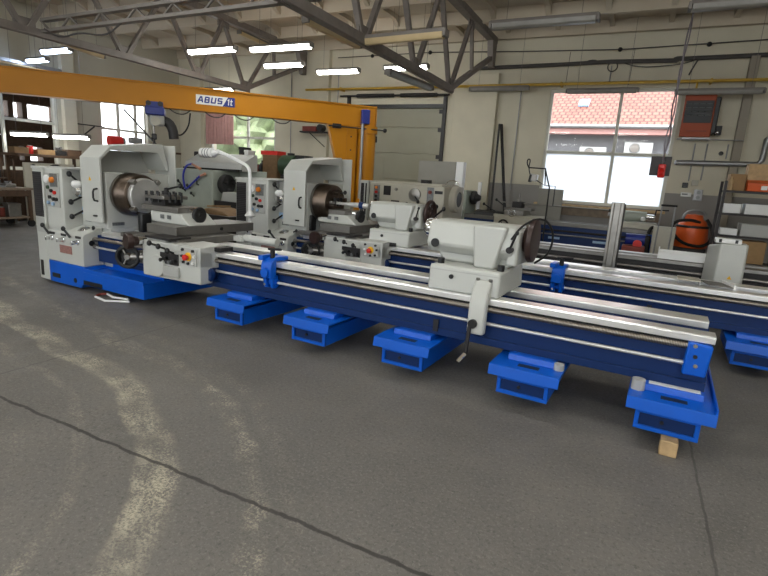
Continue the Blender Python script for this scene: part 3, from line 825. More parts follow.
l1 = build_lathe('long_bed_lathe', 'long blue and white lathe nearest the open floor, standing on a wood block', -7.13, 3.5, 2.2, 5.51, 3.78, 7.51, (7.08, 6.155, 5.175, 4.22, 3.23), True)
l2 = build_lathe('long_bed_lathe', 'blue and white lathe in the second row, a steel bar clamped in its chuck', -5.63, 5.52, 1.66, 2.23, 4.60, 8.3, (7.2, 6.28, 5.3, 4.35, 3.4), False)
l1['group'] = l2['group'] = 'blue and white lathes'
# wood block and strap below
S('wood_block', MB().obox(LW(0.228, 3.485, 0.05), (0.1, 0.105, 0.1), (0, 0, LA)), 'wood', 'pale square wooden block under the corner foot of the nearest lathe', 'wood block', bev=0.006)
st = T('packing_strap', 'white and red folded strap lying on the floor below the nearest lathe base', 'strap', LW(-5.6, 3.45), LA)
P('strap', MB().tube([(-0.22, 0.18, 0.02), (0.02, 0.1, 0.03), (0.25, 0.14, 0.035)], 0.014, 6), 'hotwhite', st)
P('strap', MB().tube([(-0.2, 0.02, 0.014), (0.05, -0.02, 0.014), (0.3, 0.12, 0.02)], 0.013, 6), 'hotwhite', st)
P('strap_end', MB().tube([(-0.22, 0.18, 0.02), (-0.27, 0.1, 0.015), (-0.2, 0.02, 0.014)], 0.014, 6, 1), 'redbrown', st, label='red looped end')

# steel bar held between chuck and tailstock of the second lathe
a, b_ = LW(-5.63 + 1.40, 5.52 + 0.60, 1.21), LW(-5.63 + 2.04, 5.52 + 0.60, 1.205)
bar = T('steel_bar', 'bright steel bar between chuck and tailstock of the second lathe', 'bar', LW(-4.2, 6.12, 1.21), LA)
P('shaft', MB().rev([(0, 0), (0.022, 0), (0.022, 0.22), (0.034, 0.22), (0.034, 0.40), (0.04, 0.40), (0.04, 0.55), (0.0, 0.55)], (0.0, 0, 0), (1, 0, 0), 20), 'steelbright', bar)
P('collar', MB().cyl((0.40, 0, 0), (0.46, 0, 0), 0.05, seg=20), 'bluedeep', bar)

# grey plates lying on the ways of the second lathe
pl = T('cover_plate', 'pale grey flat cover plate lying on the second lathe, the one farther from the shelf', 'plate', LW(0.28, 5.98, 0.752), LA, 'cover plates on the second lathe')
P('sheet', MB().box(-0.10, 0.10, -0.12, 0.14, 0.03, 0.04), 'oldcream', pl, 0.002)
P('bent_edge', MB().box(0.09, 0.10, -0.12, 0.14, 0.002, 0.03), 'conduit', pl)
P('bent_edge', MB().box(-0.10, -0.09, -0.12, 0.14, 0.002, 0.03), 'conduit', pl)
pl = T('cover_plate', 'grey cover plate with a bright bent edge on the second lathe', 'plate', LW(0.53, 5.98, 0.752), LA, 'cover plates on the second lathe')
P('sheet', MB().prism([(-0.13, 0.15), (0.05, 0.15), (0.13, -0.13), (-0.07, -0.13)], 'z', 0.012, 0.02), 'greyiron', pl)
P('bent_edge', MB().prism([(0.05, 0.15), (0.07, 0.15), (0.15, -0.13), (0.13, -0.13)], 'z', 0.002, 0.045), 'hotwhite', pl)
#@@PART2

# ================================================================== THE OLDER MACHINES BEHIND
# wide-bore cream lathe, third row
t = T('wide_bore_lathe', 'cream lathe with a wide spindle hole and round dial, behind the second row', 'lathe', LW(-4.85, 7.85), LA)
hd = P('headstock', MB().box(0.12, 1.57, 0.05, 0.95, 0.72, 1.53), 'oldcream', t, 0.02)
P('top_lid', MB().box(0.2, 1.5, 0.1, 0.9, 1.525, 1.56), 'oldcream', hd, 0.006)
P('seam', MB().box(0.12, 1.575, 0.044, 0.06, 0.74, 0.76), 'labelgrey', hd)
P('pedestal', MB().box(0.0, 1.62, 0.0, 1.0, 0.02, 0.72), 'oldcream', t, 0.02)
ec = P('end_cover', MB().box(-0.06, 0.11, 0.02, 0.95, 0.1, 1.55), 'white', t, 0.01)
P('grille', MB().box(-0.03, 0.03, 0.01, 0.022, 0.95, 1.5), 'grille', ec)
P('slot', MB().box(0.06, 0.085, 0.01, 0.022, 0.95, 1.5), 'black', ec)
dl = P('speed_dial', MB().rev([(0, 0), (0.115, 0), (0.11, 0.025), (0.06, 0.03), (0, 0.05)], (1.03, 0.05, 1.36), (0, -1, 0), 28), 'steeldull', hd)
lever(dl, 'dial_lever', (1.05, 0.02, 1.33), (1.16, -0.08, 1.25), 0.012, 0.028)
P('switch_plate', MB().box(0.22, 0.34, 0.04, 0.052, 1.18, 1.48), 'labelgrey', hd)
for z, m in ((1.44, 'orange'), (1.36, 'red'), (1.29, 'black'), (1.22, 'black')):
    P('push_button', MB().cyl((0.28, 0.045, z), (0.28, 0.01, z), 0.024, seg=14), m, hd)
P('chart_plate', MB().box(0.42, 0.56, 0.04, 0.052, 1.32, 1.48), 'dark', hd)
P('chart_plate', MB().box(0.58, 0.74, 0.04, 0.052, 1.2, 1.24), 'dark', hd)
P('small_knob', MB().cyl((0.67, 0.05, 1.43), (0.67, 0.02, 1.43), 0.025, seg=14), 'steeldull', hd)
P('index_strip', MB().box(1.26, 1.38, 0.04, 0.052, 1.05, 1.5), 'labelgrey', hd)
P('index_knob', MB().cyl((1.32, 0.045, 1.42), (1.32, 0.01, 1.42), 0.03, seg=14), 'redbrown', hd)
P('name_strip', MB().box(1.4, 1.54, 0.04, 0.052, 1.4, 1.45), 'black', hd)
lever(hd, 'speed_lever', (1.45, 0.05, 1.0), (1.52, -0.12, 1.2), 0.016, 0.032)
lever(hd, 'speed_lever', (0.9, 0.05, 1.1), (0.96, -0.1, 1.2), 0.014, 0.03)
sp = P('spindle_flange', MB().rev([(0.12, 0.0), (0.225, 0.0), (0.225, 0.09), (0.20, 0.11), (0.135, 0.11), (0.12, 0.08), (0.12, 0.0)], (1.57, 0.48, 1.32), (1, 0, 0), 36), 'oldcream', t)
P('spindle_bore', MB().cyl((1.5, 0.48, 1.32), (1.672, 0.48, 1.32), 0.128, seg=28), 'black', sp)
P('motor_cap', MB().cyl((1.02, 0.5, 1.55), (1.02, 0.5, 1.62), 0.1, seg=18), 'dark', hd)
P('guard_handle', MB().tube([(1.35, 0.6, 1.55), (1.4, 0.6, 1.63), (1.55, 0.6, 1.63), (1.6, 0.6, 1.56)], 0.012, 8, 1), 'chrome', hd)
gp = P('splash_hood', MB().box(0.62, 1.36, 0.98, 1.16, 1.25, 1.97), 'hoodgrey', t, 0.008)
P('hood_edge', MB().box(1.36, 1.50, 1.0, 1.15, 1.0, 1.975), 'hotwhite', gp, 0.006)
bd = P('bed', MB().prism([(0.06, 0.25), (0.62, 0.25), (0.62, 0.70), (0.5, 0.70), (0.48, 0.58), (0.2, 0.58), (0.18, 0.70), (0.06, 0.70)], 'x', 1.6, 8.2), 'dark', t, 0.006)
P('front_way', MB().prism([(0.03, 0.70), (0.03, 0.742), (0.045, 0.752), (0.19, 0.752), (0.2, 0.70)], 'x', 1.6, 8.2), 'steeldull', bd, 0.003)
P('rear_way', MB().prism([(0.46, 0.70), (0.46, 0.752), (0.63, 0.752), (0.64, 0.70)], 'x', 1.6, 8.2), 'steeldull', bd, 0.003)
P('lead_screw', MB().cyl((1.6, 0.03, 0.61), (8.1, 0.03, 0.61), 0.02, seg=12), 'steeldull', t)
P('feed_rod', MB().cyl((1.6, 0.03, 0.52), (8.1, 0.03, 0.52), 0.014, seg=10), 'steeldull', t)
for x in (2.4, 4.4, 6.6):
    P('support_foot', MB().box(x, x + 0.5, 0.0, 0.68, 0.0, 0.26), 'dark', t, 0.008)
# its carriage-like white cover standing over the bed
tc_ = T('machine_cover', 'tall white machine cover with a small hazard triangle, standing over the third bed', 'cover', LW(0.48, 7.47), LA)
sh = MB().prism([(0.0, 0.30), (0.13, 0.0), (0.44, 0.0), (0.46, 0.03), (0.46, 0.32), (0.0, 0.32)], 'z', 0.02, 1.08)
for v in sh.bm.verts:
    if v.co.z > 1.0:
        v.co.x = 0.24 + (v.co.x - 0.24) * 0.86
        v.co.z -= max(0.0, 0.16 - v.co.x) * 0.5
    else:
        v.co.x = 0.24 + (v.co.x - 0.24) * 0.95
cv = P('shell', sh, 'white', tc_, 0.025)
P('hazard_mark', MB().prism([(0.27, 0.64), (0.32, 0.64), (0.295, 0.685)], 'y', -0.008, 0.001), 'yellow', cv)
P('vent_cap', MB().box(0.08, 0.36, 0.08, 0.24, 1.07, 1.13), 'hotwhite', tc_, 0.01)
P('vent_slot', MB().box(0.12, 0.15, 0.072, 0.1, 1.08, 1.12), 'black', tc_)
P('vent_slot', MB().box(0.29, 0.32, 0.072, 0.1, 1.08, 1.12), 'black', tc_)
tr = T('drip_tray', 'shallow white tray lying on the third bed below the orange vacuum', 'tray', LW(0.30, 8.12, 0.755), LA)
P('tray_floor', MB().box(-0.33, 0.33, -0.20, 0.30, 0, 0.014), 'hotwhite', tr)
for a in ((-0.33, 0.33, -0.21, -0.195, 0, 0.085), (-0.33, 0.33, 0.295, 0.31, 0, 0.085), (-0.345, -0.33, -0.21, 0.31, 0, 0.12), (0.33, 0.345, -0.21, 0.31, 0, 0.085)):
    P('tray_side', MB().box(*a), 'hotwhite', tr, 0.003)

# steel post between the rows
ps = T('steel_post', 'worn bare steel post with grooved faces standing between the beds', 'post', LW(-0.56, 7.0), LA)
P('column', MB().prism([(-0.075, -0.06), (-0.045, -0.06), (-0.04, -0.04), (0.03, -0.04), (0.035, -0.06), (0.07, -0.06), (0.07, 0.06), (-0.075, 0.06)], 'z', 0.02, 1.485), 'steeldull', ps, 0.004)
P('foot_plate', MB().box(-0.15, 0.15, -0.15, 0.15, 0, 0.02), 'dark', ps, 0.003)
P('dark_edge', MB().box(0.071, 0.082, -0.05, 0.05, 0.02, 1.47), 'dark', ps)

# blue lathe under the window, fourth row
t = T('blue_bed_lathe', 'older lathe with a long blue bed below the large window', 'lathe', LW(-4.85, 11.85), LA)
hd = P('headstock', MB().box(0.0, 0.5, 0.0, 0.75, 0.02, 1.44), 'greygreen', t, 0.02)
for x, z, m in ((0.14, 1.30, 'black'), (0.14, 1.17, 'dark'), (0.27, 1.18, 'labelgrey'), (0.36, 1.1, 'dark')):
    P('selector_knob', MB().rev([(0, 0), (0.05, 0), (0.04, 0.03), (0, 0.04)], (x, 0.0, z), (0, -1, 0), 16), m, hd)
P('change_box', MB().box(-0.05, 0.45, -0.12, 0.02, 0.75, 0.98), 'greygreen', hd, 0.01)
P('chuck', MB().rev([(0, 0), (0.1, 0), (0.16, 0.03), (0.16, 0.12), (0.1, 0.15), (0.06, 0.24), (0, 0.24)], (0.5, 0.38, 1.27), (1, 0, 0), 28), 'dark', t)
P('chuck_guard', MB().box(0.62, 0.70, 0.45, 0.52, 0.85, 1.66), 'hotwhite', t, 0.006)
P('bellows', MB().prism([(0.04, 0.88), (0.07, 0.97), (0.3, 1.0), (0.45, 0.97), (0.5, 0.88)], 'x', 0.72, 1.45), 'black', t, 0.006)
bd = P('bed', MB().prism([(0.0, 0.36), (0.55, 0.36), (0.55, 0.80), (0.0, 0.80)], 'x', 0.5, 4.72), 'bluedeep', t, 0.006)
P('front_way', MB().box(0.5, 4.7, -0.03, 0.18, 0.80, 0.885), 'greyiron', bd, 0.006)
P('rear_way', MB().box(0.5, 4.7, 0.38, 0.58, 0.80, 0.885), 'greyiron', bd, 0.006)
P('lead_screw', MB().cyl((0.5, -0.05, 0.70), (4.6, -0.05, 0.70), 0.02, seg=10), 'dark', t)
P('feed_rod', MB().cyl((0.5, -0.05, 0.61), (4.6, -0.05, 0.61), 0.016, seg=10), 'steeldull', t)
P('end_bracket', MB().box(4.55, 4.78, -0.09, 0.02, 0.48, 0.80), 'blue', t, 0.01)
for x0, x1 in ((2.55, 2.8), (3.5, 3.9), (4.15, 4.3)):
    P('label_strip', MB().box(x0, x1, -0.008, 0.001, 0.50, 0.55), 'labelblue', bd)
for x in (0.9, 2.6, 4.2):
    P('support_foot', MB().box(x, x + 0.5, -0.02, 0.58, 0.0, 0.37), 'bluedeep', t, 0.006)
ca = P('carriage', MB().box(1.25, 2.35, -0.08, 0.62, 0.886, 0.95), 'oldcream', t, 0.01)
P('apron', MB().box(1.3, 2.3, -0.18, -0.035, 0.52, 0.90), 'oldcream', ca, 0.02)
P('cross_slide', MB().box(1.5, 1.95, -0.1, 0.6, 0.95, 1.06), 'steeldull', ca, 0.008)
P('top_slide', MB().box(1.45, 2.1, 0.05, 0.35, 1.06, 1.12), 'greyiron', ca, 0.008)
P('tool_post', MB().box(1.62, 1.86, 0.08, 0.32, 1.12, 1.26), 'dark', ca, 0.008)
P('post_bolt', MB().rev([(0, 0), (0.06, 0), (0.06, 0.05), (0.03, 0.06), (0.03, 0.2), (0, 0.2)], (1.74, 0.2, 1.26), (0, 0, 1), 14), 'steeldull', ca)
lever(ca, 'post_lever', (1.5, 0.0, 1.12), (1.3, -0.12, 1.28), 0.014, 0.03)
lever(ca, 'feed_lever', (1.3, -0.1, 1.0), (1.02, -0.16, 1.16), 0.014, 0.03)
handwheel(ca, (1.55, -0.24, 0.72), (0, -1, 0), 0.11, 'dark', 3, 'apron_handwheel')
handwheel(ca, (1.72, -0.22, 1.0), (0, -1, 0), 0.07, 'chrome', 3, 'slide_handwheel')
P('boring_bar', MB().cyl((1.2, 0.22, 1.225), (3.75, 0.22, 1.225), 0.018, seg=10), 'steeldull', t)
P('bar_tip', MB().obox((3.78, 0.22, 1.225), (0.14, 0.07, 0.06)), 'dark', t, 0.006)
tk = P('tailstock', MB().prism([(3.95, 0.886), (4.72, 0.886), (4.66, 1.02), (4.0, 1.02)], 'y', 0.0, 0.5), 'oldcream', t, 0.02)
P('barrel', MB().cyl((3.9, 0.25, 1.14), (4.45, 0.25, 1.14), 0.11, seg=22), 'greygreen', tk)
P('quill', MB().cyl((3.7, 0.25, 1.14), (3.95, 0.25, 1.14), 0.04, seg=18), 'steelbright', tk)
P('crank_boss', MB().cyl((4.45, 0.25, 1.14), (4.62, 0.25, 1.14), 0.06, seg=18), 'chrome', tk)
P('crank_arm', MB().tube([(4.6, 0.25, 1.14), (4.62, 0.22, 1.30), (4.85, 0.2, 1.31)], 0.016, 8), 'dark', tk)
P('crank_ball', MB().sphere((4.4, 0.1, 1.10), 0.05, 14), 'hotwhite', tk)
P('lamp_base', MB().box(4.3, 4.9, 0.05, 0.45, 0.80, 0.84), 'oldcream', tk, 0.006)
# thin pipe stand on it
t = T('coolant_stand', 'thin black pipe stand with a small lamp box and looped cable, before the window', 'stand', LW(-2.45, 11.55), LA)
P('post', MB().tube([(0.1, 0, 0), (0.1, 0, 1.62), (-0.03, 0, 2.0), (-0.03, 0, 2.03)], 0.016, 8), 'black', t)
P('top_arm', MB().tube([(-0.03, 0, 2.02), (-0.38, 0, 2.03)], 0.014, 8), 'black', t)
P('down_arm', MB().tube([(-0.03, 0, 2.02), (0.0, 0, 1.66), (-0.22, 0, 1.78)], 0.016, 8), 'black', t)
P('cable_loop', MB().tube([(-0.38, 0, 2.0), (-0.45, 0, 2.12), (-0.44, 0.02, 2.22), (-0.38, 0.02, 2.2), (-0.4, 0, 2.05), (-0.36, 0, 1.9), (-0.28, 0, 1.75)], 0.014, 8, 2), 'black', t)
lb = P('lamp_box', MB().obox((-0.26, 0, 1.82), (0.16, 0.12, 0.15), (0, R(10), 0)), 'steeldull', t, 0.008)
P('lamp_shade', MB().obox((-0.33, 0, 1.80), (0.05, 0.14, 0.16), (0, R(10), 0)), 'dark', lb, 0.006)
P('side_frame', MB().tube([(0.02, 0, 1.66), (0.22, 0, 1.66), (0.22, 0, 1.24)], 0.012, 8), 'black', t)
P('foot', MB().box(-0.05, 0.25, -0.15, 0.15, 0, 0.02), 'dark', t, 0.004)

# grey green lathe far back beyond the nearest headstock
t = T('old_grey_lathe', 'old grey green lathe with a dark chuck, far back under the pink curtain', 'lathe', LW(-10.0, 8.0), LA)
hd = P('headstock', MB().box(0.0, 1.2, 0.0, 0.9, 0.72, 1.55), 'greygreen', t, 0.02)
P('pedestal', MB().box(0.0, 1.2, 0.0, 0.9, 0.0, 0.72), 'greygreen', t, 0.02)
hood = P('guard_hood', MB().prism([(0.3, 1.56), (0.35, 1.72), (0.75, 1.93), (0.82, 1.93), (0.82, 1.55)], 'x', -0.05, 1.75), 'whiteshade', t, 0.008)
P('hood_rim', MB().box(-0.06, 1.76, 0.28, 0.33, 1.555, 1.59), 'black', hood)
P('back_panel', MB().box(1.2, 2.0, 0.82, 0.86, 0.7, 1.58), 'greygreen', t, 0.006)
P('door_handle', MB().tube([(0.78, 0.0, 1.38), (0.78, -0.05, 1.37), (0.78, -0.05, 1.22), (0.78, 0.0, 1.21)], 0.014, 8), 'black', hd)
ch = P('chuck', MB().rev([(0, 0), (0.12, 0), (0.22, 0.02), (0.22, 0.12), (0.2, 0.14), (0, 0.14)], (1.2, 0.35, 1.25), (1, 0, 0), 32), 'dark', t)
for i in range(3):
    a = 2 * PI * i / 3 + 0.5
    P('chuck_jaw', MB().obox((1.38, 0.35 + math.cos(a) * 0.12, 1.25 + math.sin(a) * 0.12), (0.09, 0.06, 0.1), (a, 0, 0)), 'dark', ch, 0.006)
for x, z in ((0.2, 1.2), (0.35, 1.05), (0.5, 1.12), (0.62, 0.95)):
    lever(hd, 'speed_lever', (x, 0.0, z), (x + 0.05, -0.12, z + 0.07), 0.016, 0.03)
bd = P('bed', MB().box(1.2, 3.2, 0.1, 0.7, 0.0, 0.72), 'dark', t, 0.01)
P('way', MB().box(1.2, 3.2, 0.08, 0.72, 0.70, 0.76), 'steeldull', bd, 0.006)
P('compound_slide', MB().prism([(1.35, 0.9), (1.9, 0.9), (1.8, 1.1), (1.42, 1.1)], 'y', 0.1, 0.4), 'whiteshade', t, 0.01)
P('slide_base', MB().box(1.2, 2.1, 0.05, 0.6, 0.76, 0.9), 'dark', t, 0.01)
hs = P('coolant_hose', MB().tube([(0.42, -0.08, 1.12), (0.38, -0.1, 1.4), (0.5, -0.1, 1.62), (0.7, -0.1, 1.66)], 0.022, 8, 2), 'hosesblue', t)
P('nozzle', MB().cyl((0.68, -0.1, 1.66), (0.95, -0.1, 1.56), 0.02, 0.035, 12), 'copper', hs)
hs = P('coolant_hose', MB().tube([(0.42, -0.06, 1.1), (0.5, -0.08, 1.12), (0.75, -0.1, 1.28), (0.95, -0.1, 1.42)], 0.022, 8, 2), 'hosesblue', t)
P('nozzle', MB().cyl((0.94, -0.1, 1.41), (1.1, -0.1, 1.46), 0.02, 0.032, 12), 'copper', hs)
S('cardboard_sheet', MB().obox(LW(-8.55, 8.25, 0.785), (0.85, 0.45, 0.03), (R(3), R(-4), LA + 0.1)).move((0, 0, 0.02)), 'card', 'tan cardboard sheet lying across the old grey lathe bed', 'cardboard')
t = T('chip_bin', 'dark steel bin with brown scrap, between the nearest carriage and the second lathe', 'bin', LW(-7.45, 6.95), LA)
P('bin_shell', MB().prism([(-0.55, 0), (0.55, 0), (0.62, 0.74), (-0.62, 0.74)], 'y', -0.35, 0.35), 'shelfmetal', t, 0.01)
P('rim', MB().box(-0.65, 0.65, -0.38, 0.38, 0.72, 0.76), 'dark', t, 0.006)
P('scrap_heap', MB().prism([(-0.55, 0.75), (0.55, 0.75), (0.35, 0.83), (0.0, 0.87), (-0.3, 0.80)], 'y', -0.3, 0.3), 'carddark', t, 0.03)

# machine lamp: white standing tube with a cylindrical head
t = T('machine_lamp', 'white tubular standing lamp with a drum head, before the second headstock', 'lamp', LW(-4.92, 5.12), LA)
P('pole', MB().tube([(0, 0, 0.02), (0, 0, 1.3), (0, 0, 1.57), (-0.03, 0, 1.635), (-0.10, 0, 1.675), (-0.35, 0, 1.76), (-0.6, 0, 1.83)], 0.022, 10, 1), 'hotwhite', t)
P('flare', MB().rev([(0.05, 0), (0.07, 0.02), (0.022, 0.09), (0.022, 0.1)], (0, 0, 0.98), (0, 0, 1), 18), 'hotwhite', t)
hdp = P('lamp_head', MB().cyl((-0.90, 0, 1.80), (-0.68, 0, 1.80), 0.065, seg=24), 'hotwhite', t)
P('head_collar', MB().cyl((-0.68, 0, 1.80), (-0.58, 0, 1.815), 0.05, 0.03, 18), 'hotwhite', t)
for x in (-0.84, -0.79, -0.74):
    P('cooling_groove', MB().cyl((x, 0, 1.80), (x + 0.012, 0, 1.80), 0.067, seg=24), 'labelgrey', hdp)
P('foot', MB().cyl((0, 0, 0), (0, 0, 0.03), 0.14, seg=24), 'hotwhite', t)

# ================================================================== CRANE
CA = math.atan2(5.1, 5.05)
t = T('jib_crane', 'orange yellow swinging jib crane with a long beam across the hall', 'crane', (-5.98, 10.93, 0), CA)
# local: x along the beam, column at 0, free end at -7.9; beam faces the open floor on -y
P('column', MB().cyl((0, 0, 0.03), (0, 0, 2.72), 0.225, seg=36), 'cranepaint', t)
P('floor_plate', MB().cyl((0, 0, 0), (0, 0, 0.03), 0.45, seg=32), 'cranepaint', t)
bm_ = P('beam', MB().box(-8.6, 0.17, -0.10, 0.10, 2.76, 3.2), 'cranepaint', t, 0.006)
P('beam_flange', MB().box(-8.6, 0.17, -0.14, 0.14, 3.19, 3.215), 'cranepaint', bm_)
P('beam_flange', MB().box(-8.6, 0.17, -0.14, 0.14, 2.745, 2.765), 'cranepaint', bm_)
P('end_plate', MB().box(0.17, 0.19, -0.15, 0.15, 2.74, 3.22), 'cranepaint', bm_, 0.004)
P('gusset', MB().prism([(-0.95, 2.75), (-0.26, 2.75), (-0.26, 0.95), (-0.46, 0.95), (-0.62, 1.55)], 'y', -0.12, 0.12), 'cranepaint', t, 0.006)
P('gusset_edge', MB().prism([(-0.5, 2.75), (-0.46, 2.75), (-0.46, 1.0), (-0.5, 1.0)], 'y', -0.135, -0.118), 'cranepaint', t)
for z in (1.6, 1.9, 2.2, 2.5):
    P('bolt', MB().cyl((-0.40, -0.12, z), (-0.40, -0.14, z), 0.018, seg=8), 'dark', t)
P('bearing_ring', MB().rev([(0.2, 0), (0.26, 0), (0.26, 0.16), (0.2, 0.16)], (0, 0, 2.6), (0, 0, 1), 32), 'cranepaint', t)
P('bracing_bar', MB().tube([(-0.95, -0.16, 2.70), (0.35, -0.27, 2.69)], 0.016, 8), 'dark', t)
P('bar_stop', MB().sphere((0.37, -0.27, 2.69), 0.05, 12), 'black', t)
P('control_box', MB().box(-0.18, 0.0, -0.24, -0.10, 2.80, 3.12), 'signblue', t, 0.01)
P('conduit', MB().cyl((-0.17, -0.25, 1.1), (-0.17, -0.25, 2.8), 0.035, seg=12), 'conduit', t)
P('column_switch', MB().box(0.17, 0.25, -0.08, 0.06, 2.42, 2.56), 'black', t, 0.006)
P('stop_block', MB().box(-0.85, -0.65, -0.16, 0.16, 2.66, 2.76), 'dark', t, 0.006)
# sign on the beam
UA = 0.86  # shift from the label reference to the column
sg = P('sign_plate', MB().prism([(-3.77, 2.885), (-2.99, 2.885), (-2.99, 3.075), (-3.77, 3.075)], 'y', -0.106, -0.10), 'signwhite', t)
P('sign_corner', MB().prism([(-3.24, 2.885), (-2.99, 2.885), (-2.99, 3.075), (-3.13, 3.075)], 'y', -0.109, -0.106), 'signblue', sg)
STROKES = {
    'A': [((0, 0), (0.42, 1)), ((0.58, 1), (1, 0)), ((0.2, 0.34), (0.8, 0.34)), ((0.35, 0.93), (0.65, 0.93))],
    'B': [((0.1, 0), (0.1, 1)), ((0.1, 0.92), (0.82, 0.92)), ((0.1, 0.5), (0.86, 0.5)), ((0.1, 0.08), (0.88, 0.08)), ((0.84, 0.98), (0.84, 0.52)), ((0.9, 0.52), (0.9, 0.02))],
    'U': [((0.1, 1), (0.1, 0.02)), ((0.9, 1), (0.9, 0.02)), ((0.1, 0.09), (0.9, 0.09))],
    'S': [((0.05, 0.09), (0.95, 0.09)), ((0.9, 0.02), (0.9, 0.56)), ((0.02, 0.5), (0.98, 0.5)), ((0.1, 0.44), (0.1, 0.98)), ((0.05, 0.91), (0.95, 0.91))],
    '1': [((0.55, 0), (0.55, 1)), ((0.15, 0.72), (0.55, 0.95))],
    't': [((0.35, 1), (0.35, 0.04)), ((0.0, 0.68), (0.85, 0.68)), ((0.35, 0.09), (0.85, 0.09))],
}
def letter(ch, x, z, w_, h, th, y, m, parent, slant=0.2):
    b = MB()
    for p, q in STROKES[ch]:
        a0 = Vector((x + p[0] * w_ + p[1] * h * slant, y, z + p[1] * h))
        a1 = Vector((x + q[0] * w_ + q[1] * h * slant, y, z + q[1] * h))
        b.bar(a0, a1, 0.0016, th, up=(0, 0, 1) if abs(q[0] - p[0]) * w_ > abs(q[1] - p[1]) * h else (1, 0, 0))
    return P('lettering', b, m, parent)
for i_, ch in enumerate('ABUS'):
    letter(ch, -3.735 + i_ * 0.128, 2.925, 0.094, 0.118, 0.028, -0.1075, 'signblue', sg)
for i_, ch in enumerate('1t'):
    letter(ch, -3.155 + i_ * 0.062, 2.915, 0.06, 0.125, 0.019, -0.1098, 'signwhite', sg, 0.1)
for x in (-4.3, -3.6, -3.0, -2.2):
    P('festoon_loop', MB().tube([(x, -0.03, 2.75), (x + 0.12, -0.03, 2.66), (x + 0.3, -0.03, 2.65), (x + 0.42, -0.03, 2.75)], 0.012, 6, 2), 'cable', t)
# hoist hanging from it
hp = Vector((-5.98, 10.93, 0)) + Vector((math.cos(CA), math.sin(CA), 0)) * -4.55
t = T('chain_hoist', 'blue and grey electric chain hoist hanging from the yellow crane beam', 'hoist', (hp.x, hp.y, 0), CA)
P('trolley', MB().box(-0.19, 0.17, -0.22, 0.22, 2.58, 2.74), 'signblue', t, 0.02)
for y in (-0.19, 0.19):
    P('trolley_cheek', MB().box(-0.17, 0.15, y - 0.02, y + 0.02, 2.60, 2.84), 'signblue', t, 0.01)
for x in (-0.12, 0.1):
    P('trolley_wheel', MB().cyl((x, -0.16, 2.80), (x, -0.23, 2.80), 0.05, seg=16), 'dark', t)
P('hoist_body', MB().box(-0.12, 0.16, -0.14, 0.12, 2.38, 2.60), 'whiteshade', t, 0.04)
P('gear_cover', MB().cyl((0.0, -0.14, 2.46), (0.0, -0.19, 2.46), 0.09, seg=20), 'oldcream', t)
P('motor', MB().tube([(0.12, 0, 2.50), (0.24, 0, 2.46), (0.31, 0, 2.34), (0.33, 0, 2.14)], 0.10, 14, 1), 'dark', t)
P('load_chain', MB().tube([(-0.05, 0, 2.40), (-0.05, 0, 2.20)], 0.018, 6), 'steeldull', t)
P('hook_block', MB().box(-0.10, 0.0, -0.05, 0.05, 2.10, 2.22), 'dark', t, 0.02)
P('hook', MB().tube([(-0.05, 0, 2.12), (-0.05, 0, 2.04), (-0.10, 0, 1.98), (-0.05, 0, 1.93), (0.01, 0, 1.97)], 0.018, 8, 1), 'dark', t)
P('power_cable', MB().tube([(0.33, 0.05, 2.3), (0.45, 0.05, 2.2), (0.62, 0.05, 2.4), (0.66, 0.05, 2.7)], 0.016, 8, 2), 'black', t)
P('pull_rope', MB().tube([(-0.22, 0, 2.6), (-0.22, 0, 1.3)], 0.008, 6), 'dark', t)

# ================================================================== TRUSSES
def truss(name, label, x, zb, zt, bots, tops, y0, yend):
    t = T(name, label, 'roof truss', (x, yend, zb), 0, 'grey steel roof trusses')
    def q(y, z): return (0, y - yend, z - zb)
    bc = P('bottom_chord', MB().bar(q(y0, zb), q(bots[0] + 0.1, zb), 0.13, 0.12), 'truss', t, 0.004)
    P('top_chord', MB().bar(q(y0, zt), q(yend, zt), 0.16, 0.14), 'truss', t, 0.004)
    for i, b_ in enumerate(bots):
        P('gusset_plate', MB().obox(q(b_, zb + 0.06), (0.03, 0.34, 0.26)), 'truss', t)
        for y in (tops[i], tops[i + 1]):
            P('web_member', MB().bar(q(b_ + (0.05 if y > b_ else -0.05), zb + 0.03), q(y, zt - 0.05), 0.08, 0.075), 'truss', t, 0.003)
    P('end_strut', MB().bar(q(bots[0], zb), q(yend - 0.25, zt - 0.45), 0.10, 0.10), 'truss', t, 0.003)
    for y in tops:
        P('gusset_plate', MB().obox(q(y, zt - 0.08), (0.03, 0.36, 0.24)), 'truss', t)
    m_ = ((bots[0] + yend - 0.25) / 2, (zb + zt - 0.45) / 2)
    P('web_member', MB().bar(q(*m_), q(tops[0], zt - 0.05), 0.07, 0.07), 'truss', t, 0.003)
    P('bearing_plate', MB().prism([(-0.42, zt - zb + 0.05), (0.0, zt - zb + 0.05), (0.0, zt - zb - 0.62), (-0.16, zt - zb - 0.62)], 'x', -0.07, 0.07), 'truss', t, 0.004)
    return t
truss('roof_truss', 'grey steel roof truss ending on the column beside the garage door', -3.70, 3.43, 5.03, [10.12, 8.35, 6.55, 4.75], [11.15, 9.3, 7.45, 5.65, 3.85], 0.5, YB - 0.17)
truss('roof_truss', 'grey steel roof truss above the yellow crane beam and its sign', -9.29, 3.60, 5.03, [10.5, 8.95, 7.1, 5.3], [11.6, 9.75, 8.05, 6.2, 4.4], 1.0, YB - 0.17)
t = T('tie_beam', 'light grey lattice tie beam joining the two roof trusses', 'beam', (-9.2, 5.5, 3.6))
P('chord', MB().bar((0, 0.05, 0.03), (5.5, -0.05, 0.03), 0.10, 0.05), 'lampbody', t, 0.003)
P('chord', MB().bar((0, 0.05, 0.2), (5.5, -0.05, 0.2), 0.10, 0.05), 'lampbody', t, 0.003)
